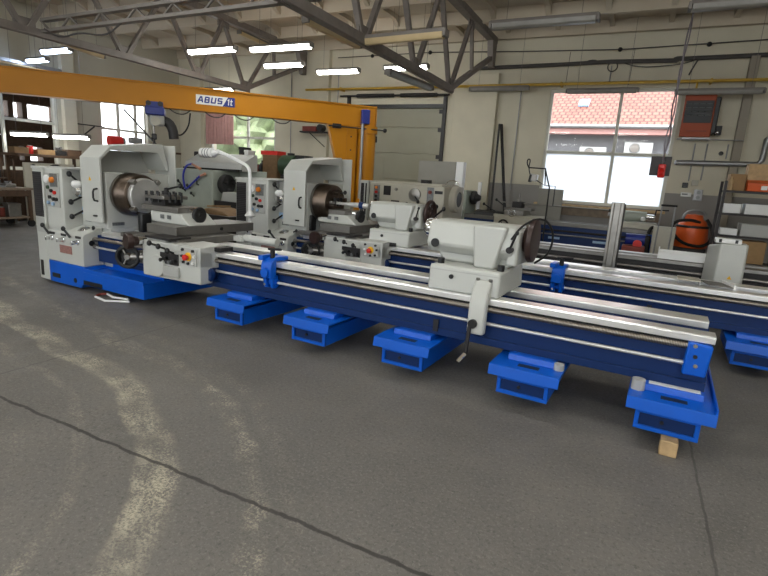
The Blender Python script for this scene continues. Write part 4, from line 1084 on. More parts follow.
for i in range(14):
    P('lattice_bar', MB().bar((0.2 + i * 0.38, 0.0, 0.05), (0.2 + i * 0.38 + 0.19 * (1 if i % 2 else -1), 0.0, 0.19), 0.03, 0.02), 'lampbody', t)
P('cable_drop', MB().tube([(0.1, 0, 0.05), (0.5, 0, -0.12), (1.0, 0, -0.05), (1.6, 0, -0.16), (2.0, 0, 0.03)], 0.014, 6, 2), 'cable', t)

# ================================================================== LAMPS
def tube_lamp(label, c, ang, ln, m, hang, group, name='fluorescent_lamp', wd=0.13):
    t = T(name, label, 'ceiling lamp', c, ang, group)
    h = ln / 2
    P('housing', MB().prism([(-wd / 2, 0.035), (wd / 2, 0.035), (wd / 2 * 0.8, 0.085), (-wd / 2 * 0.8, 0.085)], 'x', -h, h), 'lampbody', t, 0.004)
    P('diffuser', MB().prism([(-wd / 2 * 0.96, 0.035), (-wd / 2 * 0.8, -0.015), (-wd / 4, -0.035), (wd / 4, -0.035), (wd / 2 * 0.8, -0.015), (wd / 2 * 0.96, 0.035)], 'x', -h + 0.03, h - 0.03), m, t)
    for s_ in (-1, 1):
        P('end_cap', MB().box(s_ * h - 0.02, s_ * h + 0.02, -wd / 2, wd / 2, -0.02, 0.07), 'lampbody', t, 0.006)
        if hang:
            P('hanger', MB().cyl((s_ * h * 0.7, 0, 0.08), (s_ * h * 0.7, 0, hang), 0.004, seg=6), 'lampbody', t)
    return t
GL = 'lit hanging fluorescent lamps'
lamps = [
    ('bluish lit lamp hanging alone near the side wall window', (-12.0, 7.47, 3.9), 1.0, 'lampcool', GL),
    ('lit lamp over the crane beam at the edge of the hall', (-13.7, 8.05, 3.9), 0.8, 'lampcool', GL),
    ('lit lamp between the tie beam and the crane sign', (-8.15, 8.22, 3.9), 1.25, 'lampon', GL),
    ('long lit lamp with a pale diffuser nearest the first truss end', (-6.53, 8.35, 3.9), 1.43, 'lampon', GL),
    ('lit lamp hanging behind the first truss end strut', (-7.46, 9.66, 3.9), 1.04, 'lampon', GL),
    ('lit lamp seen over the crane column end of the beam', (-6.55, 10.47, 3.9), 1.1, 'lampon', GL),
    ('lit lamp crossed by the second truss chord above the garage door', (-4.8, 10.37, 3.9), 1.0, 'lampon', GL),
    ('lit lamp just above the crane beam sign', (-11.8, 12.2, 3.9), 1.1, 'lampon', GL),
]
for lb_, c_, ln, m, g in lamps:
    tube_lamp(lb_, c_, 0, ln, m, ZC - c_[2], g)
# unseen lit lamps, added over the open floor to give light from above
for i, (x, y) in enumerate([(x, y) for y in (3.6, 0.8, -2.2) for x in (-6.5, -3.6, -0.7, 2.2, 4.8)]):
    tube_lamp('added unseen lit lamp over the open floor behind the viewer', (x, y, 3.9), 0, 1.43, 'lampon', ZC - 3.9, 'added unseen lamps over the open floor')
GU = 'unlit fluorescent lamps'
tube_lamp('unlit yellowed lamp crossing in front of the second truss chord', (-3.07, 6.48, 3.4), R(-4), 1.22, 'lampoff', ZC - 3.4, GU)
tube_lamp('unlit clear lamp below the ceiling ribs, above the big window corner', (-1.6, 8.0, 3.9), R(-1), 1.5, 'lampclear', ZC - 3.9, GU, wd=0.17)
tube_lamp('unlit lamp by the hanging socket cable at the ceiling edge', (0.98, 8.0, 3.95), 0, 1.5, 'lampclear', ZC - 3.95, GU, wd=0.17)
tube_lamp('unlit lamp running along the second truss near its top node', (-4.72, 7.4, 3.78), R(88), 1.5, 'lampoff', ZC - 3.78, GU)
tube_lamp('unlit lamp slung under the lower end of the second truss chord', (-4.05, 9.0, 3.36), R(83), 1.55, 'lampclear', ZC - 3.36, GU)
tube_lamp('unlit lamp along the top chord of the far truss', (-9.5, 11.1, 4.9), R(95), 1.3, 'lampoff', ZC - 4.9, GU)
tube_lamp('unlit strip lamp below the far truss near the side wall', (-10.0, 6.75, 3.66), R(110), 1.15, 'lampoff', ZC - 3.66, GU)
GB = 'wall lamps under the yellow pipe'
tube_lamp('dark tube lamp under the yellow pipe beside the garage door column', (-3.45, YB - 0.28, 3.89), 0, 1.45, 'lampclear', ZC - 3.89, GB, wd=0.09)
tube_lamp('dark tube lamp across the top of the large window', (-1.1, YB - 0.28, 3.80), 0, 1.5, 'lampclear', ZC - 3.80, GB, wd=0.09)
tube_lamp('dark tube lamp above the orange wall heater', (1.12, YB - 0.70, 3.68), 0, 1.52, 'lampclear', ZC - 3.68, GB, wd=0.09)
GW = 'lit bench lamps'
tube_lamp('lit lamp over the benches, the one nearer the side window edge', (-13.72, 7.72, 2.12), R(5), 1.3, 'lampon', ZC - 2.12, GW, wd=0.08)
tube_lamp('lit lamp over the benches, beside the nearest headstock top', (-12.35, 7.9, 2.1), R(3), 1.25, 'lampon', ZC - 2.1, GW, wd=0.08)

# ================================================================== BACK WALL SERVICES
t = T('gas_pipe', 'yellow gas pipe running along the back wall above the windows', 'pipe', (-3, YB - 0.21, 4.0))
P('pipe_run', MB().cyl((-6.2, 0, 0.0), (9.3, 0, 0.0), 0.032, seg=12), 'gaspipe', t)
P('branch', MB().cyl((3.75, 0, 0), (3.75, 0, -0.25), 0.02, seg=10), 'gaspipe', t)
for x in (-5, -2, 1, 4):
    P('pipe_clip', MB().box(x - 0.02, x + 0.02, -0.04, 0.205, -0.045, 0.045), 'gaspipe', t)
t = T('cable_bundle', 'dark sagging cable bundle along the back wall above the yellow pipe', 'cable', (-1, YB - 0.12, 4.45))
P('bundle', MB().tube([(-3.2, 0, -0.02), (-1, 0, 0.0), (0, 0, 0.02), (1.3, 0, -0.01), (1.35, 0, 0.02), (3.6, 0, 0.04)], 0.045, 8), 'cable', t)
P('loose_strand', MB().tube([(0.2, -0.03, 0), (0.6, -0.03, -0.14), (1.4, -0.03, -0.10), (1.7, -0.03, 0.0)], 0.01, 6, 2), 'cable', t)
P('cable_coil', MB().ring((0.05, -0.05, -0.10), (0, 1, 0), 0.10, 0.012, 22, 6), 'cable', t)
P('loose_end', MB().tube([(1.7, -0.04, 0.0), (1.62, -0.05, -0.18), (1.57, -0.05, -0.32)], 0.016, 6, 1), 'cable', t)
for x in (-0.4, 1.35, 2.9):
    P('cable_tie_lump', MB().sphere((x, 0, 0.03), 0.06, 10, (2.2, 0.7, 0.8)), 'cable', t)
t = T('tension_wire', 'thin black wire with round insulators high on the back wall', 'wire', (-3, YB - 0.10, 4.72))
P('wire', MB().tube([(-5.2, 0, 0.14), (-2.3, 0, 0.15), (0, 0, 0.06), (2.2, 0, 0.0), (5.2, 0, 0.06)], 0.011, 6), 'cable', t)
for x, z in ((2.15, 0.0), (3.85, 0.02), (-2.4, 0.15), (-4.1, 0.14)):
    P('insulator', MB().sphere((x, 0, z), 0.05, 12), 'black', t)
for x in (1.1, 2.45):
    P('dropper', MB().cyl((x, 0, 0.0), (x - 0.02, 0, -0.75), 0.006, seg=6), 'cable', t)
t = T('silver_duct', 'silver exhaust pipe across the wall below the orange heater, turning up', 'pipe', (1.3, YB - 0.16, 2.33))
P('pipe_run', MB().tube([(-0.66, 0, 0), (0.78, 0, 0.02), (0.86, 0, 0.10), (0.87, 0, 0.52), (0.95, 0, 0.6), (1.6, 0, 0.6)], 0.055, 14), 'conduit', t)
P('pipe_end', MB().sphere((-0.66, 0, 0), 0.055, 14), 'conduit', t)
t = T('unit_heater', 'orange wall heater with a black louvred front beside the large window', 'heater', (0.85, YB - 0.52, 2.84))
P('casing', MB().box(-0.28, 0.28, 0.0, 0.05, 0.0, 0.84), 'heaterorange', t, 0.012)
P('rear_body', MB().box(-0.24, 0.37, 0.05, 0.50, 0.08, 0.80), 'black', t, 0.02)
lv = P('louvre_grille', MB().box(-0.25, 0.25, -0.012, 0.0, 0.28, 0.72), 'black', t, 0.004)
for r_ in range(4):
    for c_ in range(4):
        P('slat', MB().obox((-0.19 + c_ * 0.12, -0.02, 0.43 + r_ * 0.075), (0.10, 0.02, 0.012), (R(25), 0, 0)), 'labelgrey', lv)
P('name_strip', MB().box(-0.16, 0.2, -0.006, 0.0, 0.11, 0.13), 'redbrown', t)
P('gas_valve', MB().box(0.37, 0.48, 0.1, 0.3, 0.06, 0.24), 'dark', t, 0.01)
P('valve_cap', MB().sphere((0.40, 0.08, 0.10), 0.035, 10), 'chrome', t)
P('shelf_rail', MB().cyl((-0.30, 0.15, -0.03), (0.9, 0.15, -0.04), 0.012, seg=8), 'conduit', t)
P('bracket', MB().box(-0.2, 0.3, 0.10, 0.5, -0.03, 0.0), 'conduit', t)
GC = 'wall conduits'
for x, z0, z1, lb_ in ((0.93, 1.95, 2.75, 'thin vertical conduit down to the small black switch box'), (1.16, 1.98, 2.75, 'thin vertical conduit between the pale junction box and the wall knobs'), (1.54, 2.45, 2.75, 'short vertical conduit above the two black wall knobs'), (-0.98, 4.02, 4.4, 'short wire dropping to the window lamp'), (-2.95, 1.5, 3.95, 'long thin conduit beside the large window frame'), (-9.85, 0.5, 4.6, 'vertical pipe on the wall behind the red tray'), (-8.2, 1.8, 4.6, 'vertical pipe beside the crane column pilaster')):
    S('conduit', MB().cyl((x, YB - 0.03, z0), (x, YB - 0.03, z1), 0.014, seg=8), 'conduit', lb_, 'conduit', GC)
for nm, x, z, w_, h_, m, lb_ in (('switch_box', 0.88, 1.86, 0.11, 0.11, 'black', 'small black square switch box on the wall above the vacuum'),
                            ('junction_box', 1.06, 1.92, 0.13, 0.12, 'oldcream', 'pale junction box on the wall above the grey socket panel'),
                            ('socket_panel', 1.16, 1.66, 0.17, 0.24, 'conduit', 'grey socket panel on the wall over the orange vacuum'),
                            ('wall_label', 0.93, 1.66, 0.2, 0.09, 'signwhite', 'white label plate on the grey wall band')):
    t = T(nm, lb_, nm.replace('_', ' '), (x, YB - 0.05, z))
    P('box', MB().box(-w_ / 2, w_ / 2, 0.0, 0.05, -h_ / 2, h_ / 2), m, t, 0.006)
    if nm == 'socket_panel':
        for z_ in (-0.05, 0.06):
            P('outlet', MB().cyl((0, 0.0, z_), (0, -0.02, z_), 0.04, seg=16), 'labelgrey', t)
    if nm == 'wall_label':
        P('print_strip', MB().box(-0.08, 0.03, -0.003, 0.0, -0.01, 0.02), 'labelgrey', t)
for x, lb_ in ((1.44, 'black round wall knob, the one nearer the heater'), (1.67, 'black round wall knob, the one nearer the shelf')):
    S('wall_knob', MB().rev([(0, 0), (0.045, 0), (0.04, 0.05), (0, 0.06)], (x, YB, 2.56), (0, -1, 0), 16), 'black', lb_, 'button', 'black wall knobs')  # a pair of round knobs on the wall
# hanging socket
t = T('hanging_socket', 'red hanging power socket on a grey board, cable from the ceiling', 'socket', (0.25, 9.0, 1.9))
P('back_board', MB().box(-0.16, 0.12, 0.05, 0.07, 0.0, 0.29), 'shelfmetal', t, 0.003)
sb = P('socket_body', MB().box(-0.045, 0.055, -0.05, 0.05, -0.03, 0.17), 'red', t, 0.015)
for z in (0.02, 0.09):
    P('outlet_cap', MB().cyl((0.0, -0.05, z), (0.0, -0.085, z - 0.02), 0.035, seg=14), 'red', sb)
P('hook_chain', MB().tube([(0.0, 0.02, 0.16), (0.01, 0.02, 0.34)], 0.012, 6), 'gaspipe', t)
P('cable', MB().tube([(0.0, 0, 0.16), (0.0, 0, 0.32), (0.05, 0, 0.6), (-0.01, 0, 1.0), (0.05, 0, 1.4), (0.02, 0, 1.9), (0.08, 0, 2.4), (0.05, 0, 2.9), (0.05, 0, 3.42)], 0.011, 8, 2), 'sheath', t)
P('second_cable', MB().tube([(0.02, 0.02, 0.2), (-0.03, 0.02, 0.55), (0.06, 0.02, 0.95), (0.0, 0.02, 1.45), (0.08, 0.02, 2.0), (0.04, 0.02, 2.6), (0.06, 0.02, 3.42)], 0.010, 6, 2), 'sheath', t)
# leaning profiles
GP = 'steel profiles leaning on the column'
S('steel_profile', MB().bar((-3.28, YB - 0.45, 0.0), (-3.36, YB - 0.19, 3.1), 0.05, 0.05), 'dark', 'dark steel profile leaning on the column, the upright one', 'steel profile', GP)
S('steel_profile', MB().bar((-2.78, YB - 0.48, 0.0), (-3.33, YB - 0.12, 3.1), 0.05, 0.05), 'dark', 'dark steel profile leaning on the column, the slanted one', 'steel profile', GP)
S('grey_board', MB().box(-2.2, -1.62, YB - 0.30, YB - 0.26, 0.0, 1.6), 'hoodgrey', 'plain grey board standing below the corner of the large window', 'board', bev=0.004)
# wall reel on its bracket
t = T('wall_bracket', 'small wall shelf with a red brown reel and brace, behind the crane gusset', 'shelf', (-8.8, YB - 0.25, 2.8))
P('shelf_board', MB().box(-0.42, 0.42, -0.2, 0.09, -0.02, 0.02), 'dark', t, 0.003)
P('reel_box', MB().box(-0.36, 0.12, -0.15, 0.06, 0.02, 0.16), 'redbrown', t, 0.01)
P('reel', MB().cyl((0.25, -0.16, 0.12), (0.25, 0.04, 0.12), 0.10, seg=18), 'dark', t)
P('brace', MB().bar((0.30, 0.07, -0.40), (-0.1, -0.15, -0.02), 0.025, 0.025), 'dark', t)
S('pink_curtain', MB().prism([(-13.32 + i * 0.06 + 0, YB - 0.045 + 0.018 * (1 if i % 2 else -1)) for i in range(21)] + [(-12.12 - i * 0.06, YB - 0.027 + 0.018 * (1 if i % 2 else -1)) for i in range(21)], 'z', 2.38, 3.75), 'pink', 'dusty pink curtain hanging over one side of the garden window', 'curtain')

# ================================================================== VACUUM, SHELVES
t = T('vacuum_cleaner', 'orange industrial drum vacuum with looping grey hose against the wall', 'vacuum cleaner', (1.08, 12.15, 0))
P('drum', MB().rev([(0, 0), (0.30, 0), (0.32, 0.04), (0.285, 0.42), (0.0, 0.42)], (0, 0, 0.60), (0, 0, 1), 36), 'vac', t)
P('drum_band', MB().rev([(0.285, 0), (0.30, 0.01), (0.30, 0.04), (0.28, 0.05)], (0, 0, 1.0), (0, 0, 1), 36), 'black', t)
P('motor_head', MB().rev([(0.27, 0), (0.24, 0.08), (0.17, 0.14), (0.15, 0.22), (0, 0.24)], (0, 0, 1.04), (0, 0, 1), 30), 'vac', t)
P('carry_handle', MB().tube([(-0.18, -0.05, 1.06), (-0.20, -0.05, 1.24), (-0.1, -0.05, 1.34), (0.12, -0.05, 1.34), (0.2, -0.05, 1.26)], 0.028, 10, 1), 'conduit', t)
P('frame', MB().box(-0.28, 0.28, -0.25, 0.25, 0.16, 0.60), 'shelfmetal', t, 0.02)
for sx in (-1, 1):
    for sy in (-1, 1):
        P('wheel', MB().cyl((sx * 0.25 - 0.02, sy * 0.22, 0.09), (sx * 0.25 + 0.02, sy * 0.22, 0.09), 0.09, seg=16), 'rubber', t)
P('hose', MB().tube([(0.22, -0.1, 1.18), (0.34, -0.2, 1.0), (0.33, -0.3, 0.75), (0.15, -0.36, 0.64), (-0.2, -0.36, 0.70), (-0.4, -0.34, 0.95), (-0.35, -0.3, 1.12), (-0.1, -0.3, 1.17), (0.1, -0.2, 1.12)], 0.03, 10, 2), 'rubber', t)
P('hose', MB().tube([(-0.3, -0.34, 0.78), (-0.5, -0.5, 0.84), (-0.66, -0.62, 0.96), (-0.76, -0.66, 0.98), (-0.80, -0.68, 0.84)], 0.032, 10, 2), 'rubber', t)
P('nozzle', MB().box(-0.88, -0.74, -0.74, -0.62, 0.0, 0.80), 'dark', t, 0.02)
# small red and blue pump below its hose
t = T('drum_pump', 'small red and dark blue pump before the end of the blue bed', 'pump', (0.05, 11.0, 0))
P('pump_base', MB().box(-0.2, 0.2, -0.15, 0.15, 0.0, 0.62), 'redbrown', t, 0.02)
P('pump_motor', MB().cyl((-0.16, 0, 0.74), (0.18, 0, 0.74), 0.11, seg=20), 'signblue', t)
P('pump_cover', MB().cyl((0.06, -0.14, 0.66), (0.06, -0.02, 0.66), 0.08, seg=18), 'red', t)
t = T('trolley_frame', 'thin grey push handle frame standing beside the large window', 'trolley', (0.53, 11.05, 0))
P('handle_frame', MB().tube([(-0.12, 0, 0.25), (-0.1, 0, 1.42), (0.12, 0, 1.42), (0.13, 0, 0.25)], 0.014, 8), 'conduit', t)
P('grip', MB().cyl((-0.12, 0, 1.425), (0.15, 0, 1.425), 0.02, seg=10), 'black', t)
P('deck', MB().box(-0.2, 0.22, -0.3, 0.3, 0.2, 0.25), 'conduit', t, 0.006)
P('box_on_frame', MB().box(-0.18, 0.2, 0.0, 0.25, 0.25, 1.02), 'oldcream', t, 0.01)
for sx in (-0.15, 0.17):
    for sy in (-0.24, 0.24):
        P('wheel', MB().cyl((sx - 0.02, sy, 0.1), (sx + 0.02, sy, 0.1), 0.1, seg=14), 'rubber', t)

def rack(name, label, x0, x1, y0, y1, levels, ztop, m, group=None):
    t = T(name, label, 'shelf rack', ((x0 + x1) / 2, (y0 + y1) / 2, 0), 0, group)
    cx, cy_ = (x0 + x1) / 2, (y0 + y1) / 2
    for x in (x0, x1):
        for y in (y0, y1):
            P('upright', MB().box(x - cx - 0.022, x - cx + 0.022, y - cy_ - 0.022, y - cy_ + 0.022, 0, ztop), m, t, 0.003)
    for z in levels:
        P('shelf', MB().box(x0 - cx + 0.022, x1 - cx - 0.022, y0 - cy_, y1 - cy_, z - 0.035, z), m, t, 0.003)
    return t
rack('shelf_rack', 'dark metal shelf rack loaded with boxes beside the white machine cover', 1.36, 2.75, 10.95, 11.45, (0.50, 0.98, 1.37, 1.77), 1.93, 'shelfmetal')
def carton(label, x0, x1, y0, y1, z0, z1, m, name='carton', group='boxes on the dark shelf rack', cat='box', tape='carddark', rz=0.0):
    t = T(name, label, cat, ((x0 + x1) / 2, (y0 + y1) / 2, z0), rz, group)
    a, b_, h = (x1 - x0) / 2, (y1 - y0) / 2, z1 - z0
    P('box_body', MB().box(-a, a, -b_, b_, 0, h), m, t, 0.006)
    P('tape_strip', MB().box(-a - 0.001, a + 0.001, -0.025, 0.025, h * 0.55, h + 0.002), tape, t)
    return t
carton('brown carton at the end of the top shelf of the dark rack', 1.42, 1.66, 11.05, 11.35, 1.772, 2.06, 'card')
carton('tall pale brown carton on the top shelf of the dark rack', 1.68, 2.05, 11.15, 11.42, 1.772, 2.25, 'wood')
t = T('parts_bin', 'orange parts bin on the top shelf of the dark rack', 'bin', (1.92, 11.02, 1.772), 0, 'boxes on the dark shelf rack')
P('bin_shell', MB().prism([(-0.09, 0), (0.09, 0), (0.10, 0.20), (-0.11, 0.13)], 'x', -0.24, 0.24), 'vac', t, 0.01)
P('bin_lip', MB().box(-0.24, 0.24, -0.118, -0.098, 0.115, 0.14), 'vac', t, 0.004)
P('bin_label', MB().box(-0.04, 0.05, -0.112, -0.098, 0.03, 0.10), 'signwhite', t)
carton('white carton with black mark at the end of the third shelf of the dark rack', 1.40, 1.66, 10.98, 11.3, 1.372, 1.54, 'hotwhite', tape='black')
carton('long white carton on the third shelf of the dark rack', 1.72, 2.25, 10.98, 11.35, 1.372, 1.55, 'signwhite', tape='labelblue')
carton('grey carton on the second shelf of the dark rack', 1.72, 2.2, 10.98, 11.38, 0.982, 1.2, 'whiteshade', tape='labelgrey')
carton('low white carton at the end of the second shelf of the dark rack', 1.42, 1.68, 10.98, 11.3, 0.982, 1.10, 'hotwhite', tape='black')
carton('big brown carton on the lowest shelf of the dark rack', 1.66, 2.15, 10.98, 11.4, 0.502, 0.90, 'card')
carton('small white carton on the lowest shelf of the dark rack', 1.42, 1.62, 10.98, 11.3, 0.502, 0.62, 'hotwhite', tape='labelgrey')
S('spray_bottle', MB().rev([(0, 0), (0.035, 0), (0.035, 0.17), (0.014, 0.2), (0.014, 0.24), (0, 0.24)], (1.44, 10.985, 1.772), (0, 0, 1), 16), 'wood', 'slim pale bottle at the corner of the top shelf of the dark rack', 'bottle')

# ================================================================== BENCHES AND JUNK AT THE SIDE WALL
t = T('workbench', 'dark wheeled workbench with boards on it, under the side window', 'workbench', (-12.9, 6.05, 0), R(4))
P('top_board', MB().box(-0.42, 0.42, -1.0, 0.98, 0.84, 0.89), 'benchtop', t, 0.006)
P('lower_board', MB().box(-0.40, 0.40, -0.95, 0.92, 0.20, 0.24), 'benchtop', t, 0.006)
for x in (-0.38, 0.38):
    for y in (-0.92, 0.90):
        P('leg', MB().box(x - 0.035, x + 0.035, y - 0.035, y + 0.035, 0.15, 0.84), 'brownwood', t, 0.004)
        P('wheel', MB().cyl((x - 0.025, y, 0.08), (x + 0.025, y, 0.08), 0.08, seg=18), 'rubber', t)
for z in (0.72, 0.78):
    P('apron_rail', MB().box(0.395, 0.42, -0.9, 0.88, z - 0.02, z + 0.05), 'brownwood', t, 0.003)
rack('bench_rack', 'dark brown rack behind the wheeled workbench, cluttered with small parts', -14.35, -13.8, 5.6, 7.35, (0.4, 1.06), 1.5, 'brownwood')
t = T('back_panel', 'pale board with a dark arched handle behind the nearest headstock', 'panel', (-12.95, 7.55, 0), R(2))
P('board', MB().box(-0.03, 0.03, -0.46, 0.75, 0.0, 1.46), 'oldcream', t, 0.004)
P('arched_handle', MB().tube([(0.03, 0.1, 1.33), (0.08, 0.14, 1.42), (0.08, 0.35, 1.42), (0.03, 0.4, 1.34)], 0.022, 8, 1), 'black', t)
P('knob', MB().sphere((0.05, -0.26, 1.38), 0.05, 12), 'dark', t)
S('plank_shelf', MB().box(-13.45, -12.75, 6.9, 8.7, 1.60, 1.66), 'brownwood', 'thick brown plank shelf under the lit bench lamp', 'shelf', bev=0.005)
for y in (7.0, 8.6):
    S('shelf_post', MB().box(-13.42, -13.36, y - 0.03, y + 0.03, 0.0, 1.60), 'brownwood', 'brown post carrying the plank shelf, %s' % ('the one nearer the workbench' if y < 8 else 'the one nearer the chain hoist window'), 'post', 'plank shelf posts')
t = T('tool_cabinet', 'dark brown tool cabinet against the side wall under the window, by the pale board', 'cabinet', (-14.12, 8.1, 0))
P('carcass', MB().box(-0.26, 0.26, -0.7, 0.75, 0.04, 1.24), 'brownwood', t, 0.006)
for y in (-0.34, 0.38):
    d_ = P('door', MB().box(0.26, 0.28, y - 0.34, y + 0.35, 0.08, 1.2), 'brownwood', t, 0.004)
    P('knob', MB().sphere((0.295, y + (0.28 if y < 0 else -0.28), 0.7), 0.02, 10), 'steeldull', d_)
random.seed(21)
def junk(spec, where, group, x_of, y0, z):
    y = y0
    for i, (nm, lb_, kind, m, s_) in enumerate(spec):
        sx, sy, sz = s_
        y += sy / 2 + 0.015
        t = T(nm, lb_ + where, nm.replace('_', ' '), (x_of, y, z), random.uniform(-0.12, 0.12), group)
        if kind == 'box':
            P('body', MB().box(-sx / 2, sx / 2, -sy / 2, sy / 2, 0, sz * 0.85), m, t, 0.008)
            P('lid', MB().box(-sx / 2 - 0.006, sx / 2 + 0.006, -sy / 2 - 0.006, sy / 2 + 0.006, sz * 0.85, sz), m, t, 0.006)
        elif kind == 'can':
            P('body', MB().rev([(0, 0), (sy / 2, 0), (sy / 2, sz * 0.9), (0, sz * 0.9)], (0, 0, 0), (0, 0, 1), 18), m, t)
            P('lid', MB().rev([(0, 0), (sy * 0.4, 0), (sy * 0.4, sz * 0.1), (0, sz * 0.1)], (0, 0, sz * 0.9), (0, 0, 1), 16), 'steeldull', t)
        else:
            P('body', MB().box(-sx / 2, sx / 2, -sy / 2, sy / 2, 0, sz * 0.6), m, t, 0.02)
            P('spindle', MB().cyl((0, -sy * 0.3, sz * 0.75), (0, sy * 0.3, sz * 0.75), sz * 0.22, seg=16), 'steeldull', t)
            P('grip', MB().tube([(0, 0, sz * 0.6), (sx * 0.2, 0, sz * 0.95), (sx * 0.5, 0, sz)], 0.012, 6), 'black', t)
        y += sy / 2 + 0.02
junk([('parts_box', 'grey parts box ', 'box', 'conduit', (0.3, 0.2, 0.16)), ('oil_can', 'green oil can ', 'can', 'green', (0.1, 0.12, 0.2)), ('vice', 'dark small vice ', 'vice', 'dark', (0.25, 0.2, 0.2)),
      ('oil_can', 'pale oil can ', 'can', 'oldcream', (0.1, 0.11, 0.17)), ('parts_box', 'brown parts box ', 'box', 'carddark', (0.3, 0.22, 0.14)), ('oil_can', 'yellow oil can ', 'can', 'gaspipe', (0.1, 0.11, 0.22)), ('parts_box', 'black parts box ', 'box', 'black', (0.3, 0.2, 0.18))],
     'on the upper rack behind the wheeled workbench', 'clutter on the bench rack', -14.05, 5.72, 1.062)
junk([('parts_box', 'white parts box ', 'box', 'oldcream', (0.25, 0.22, 0.36)), ('parts_box', 'rusty brown parts box ', 'box', 'redbrown', (0.3, 0.3, 0.2)), ('oil_can', 'rusty tin can ', 'can', 'redbrown', (0.1, 0.16, 0.22)), ('parts_box', 'grey steel parts box ', 'box', 'steeldull', (0.3, 0.25, 0.3))],
     'on the lower board of the workbench', 'clutter under the workbench', -12.75, 5.75, 0.242)
junk([('flat_plate', 'flat grey plate ', 'box', 'conduit', (0.4, 0.5, 0.04)), ('angle_vice', 'steel angle vice ', 'vice', 'steeldull', (0.25, 0.22, 0.14))], 'on top of the workbench', 'things on the workbench top', -12.8, 6.0, 0.892)
junk([('carton', 'worn brown carton ', 'box', 'carddark', (0.3, 0.3, 0.14)), ('oil_can', 'red oil can ', 'can', 'red', (0.12, 0.13, 0.2)), ('carton', 'pale tan carton ', 'box', 'card', (0.3, 0.4, 0.12)), ('motor_unit', 'dark motor unit ', 'vice', 'dark', (0.3, 0.26, 0.2)), ('carton', 'dark brown carton ', 'box', 'brownwood', (0.3, 0.34, 0.16))],
     'on the plank shelf under the bench lamp', 'clutter on the plank shelf', -13.1, 6.95, 1.662)
t = T('grinder', 'red and grey grinder on the sill of the chain hoist window', 'grinder', (-14.12, 10.35, 2.02), R(80))
P('motor_body', MB().cyl((-0.18, 0, 0.18), (0.18, 0, 0.18), 0.15, seg=22), 'red', t)
P('base', MB().box(-0.14, 0.14, -0.12, 0.12, 0.0, 0.06), 'dark', t, 0.01)
P('wheel_guard', MB().cyl((0.18, 0, 0.18), (0.26, 0, 0.18), 0.13, seg=22), 'conduit', t)
S('wall_bench', MB().box(-14.4, -13.9, 9.9, 12.6, 1.96, 2.02), 'brownwood', 'dark high shelf board under the chain hoist window', 'shelf', bev=0.004)
t = T('bench_grinder', 'grey bench drill head on the shelf before the bright window', 'drill', (-14.12, 11.05, 2.02), R(80))
P('column', MB().cyl((0, 0, 0), (0, 0, 0.3), 0.05, seg=14), 'steeldull', t)
P('head', MB().box(-0.2, 0.18, -0.1, 0.1, 0.16, 0.34), 'conduit', t, 0.03)
P('base', MB().box(-0.22, 0.22, -0.14, 0.14, 0.0, 0.06), 'conduit', t, 0.01)
S('slanted_bar', MB().bar((-14.2, 10.75, 3.15), (-14.2, 12.2, 1.95), 0.04, 0.04), 'dark', 'dark slanted bar across the chain hoist window', 'bar')
t = T('cable_tray', 'grey cable tray with a tube lamp along the side wall above the crane beam', 'cable tray', (-14.25, 8.0, 3.82))
P('tray', MB().box(-0.06, 0.06, -2.5, 0.95, 0.0, 0.08), 'conduit', t, 0.004)
P('tube', MB().cyl((0.03, -2.4, -0.03), (0.03, 0.85, -0.03), 0.025, seg=10), 'lampoff', t)
t = T('wall_crossbar', 'thin dark bracket arm on the side wall beside the chain hoist', 'bracket', (-14.3, 9.6, 2.55))
P('arm', MB().bar((0, -0.55, 0.02), (0, 0.55, 0.02), 0.03, 0.03), 'dark', t)
P('brace', MB().bar((0, 0.25, 0), (0, -0.1, -0.28), 0.03, 0.03), 'dark', t)
t = T('tower_speaker', 'dark wall fan unit on the corner column', 'fan', (-13.2, YB - 0.42, 1.9))
P('body', MB().box(-0.22, 0.22, -0.1, 0.25, -0.2, 0.2), 'dark', t, 0.03)
P('fan_ring', MB().ring((0, -0.11, 0), (0, 1, 0), 0.15, 0.02, 24, 8), 'black', t)

# dark rack with clutter between old lathe and second headstock
rack('storage_rack', 'dark storage rack piled with motors, behind the second headstock', -9.75, -7.45, 10.35, 10.9, (0.5, 1.05, 1.42), 1.5, 'brownwood')
GR = 'clutter on the dark storage rack'
def rj(label, nm, x, w_, d, z, h, m, kind):
    t = T(nm, label, nm.replace('_', ' '), (x, 10.6, z), random.uniform(-0.1, 0.1), GR)
    if kind == 'box':
        P('body', MB().box(-w_ / 2, w_ / 2, -d / 2, d / 2, 0, h * 0.9), m, t, 0.008)
        P('lid', MB().box(-w_ / 2 - 0.008, w_ / 2 + 0.008, -d / 2 - 0.008, d / 2 + 0.008, h * 0.9, h), m, t, 0.006)
    else:
        P('body', MB().cyl((-w_ / 2, 0, h * 0.55), (w_ / 2, 0, h * 0.55), h * 0.42, seg=22), m, t)
        P('base', MB().box(-w_ * 0.4, w_ * 0.4, -d / 2, d / 2, 0, h * 0.2), 'dark', t, 0.008)
        P('terminal_box', MB().box(-0.07, 0.07, -0.06, 0.06, h * 0.9, h * 1.05), 'dark', t, 0.006)
    return t
rj('black flat monitor like box at the curtain end of the dark storage rack', 'black_case', -9.38, 0.16, 0.3, 1.422, 0.75, 'black', 'box')
rj('brown carton on the dark storage rack next to the black case', 'carton', -9.58, 0.2, 0.35, 1.422, 0.55, 'carddark', 'box')
rj('white boxed part beside the black case on the dark storage rack', 'white_box', -9.22, 0.12, 0.3, 1.422, 0.68, 'hotwhite', 'box')
rj('rusty electric motor on the dark storage rack below the garden window', 'electric_motor', -8.98, 0.28, 0.3, 1.422, 0.32, 'redbrown', 'motor')
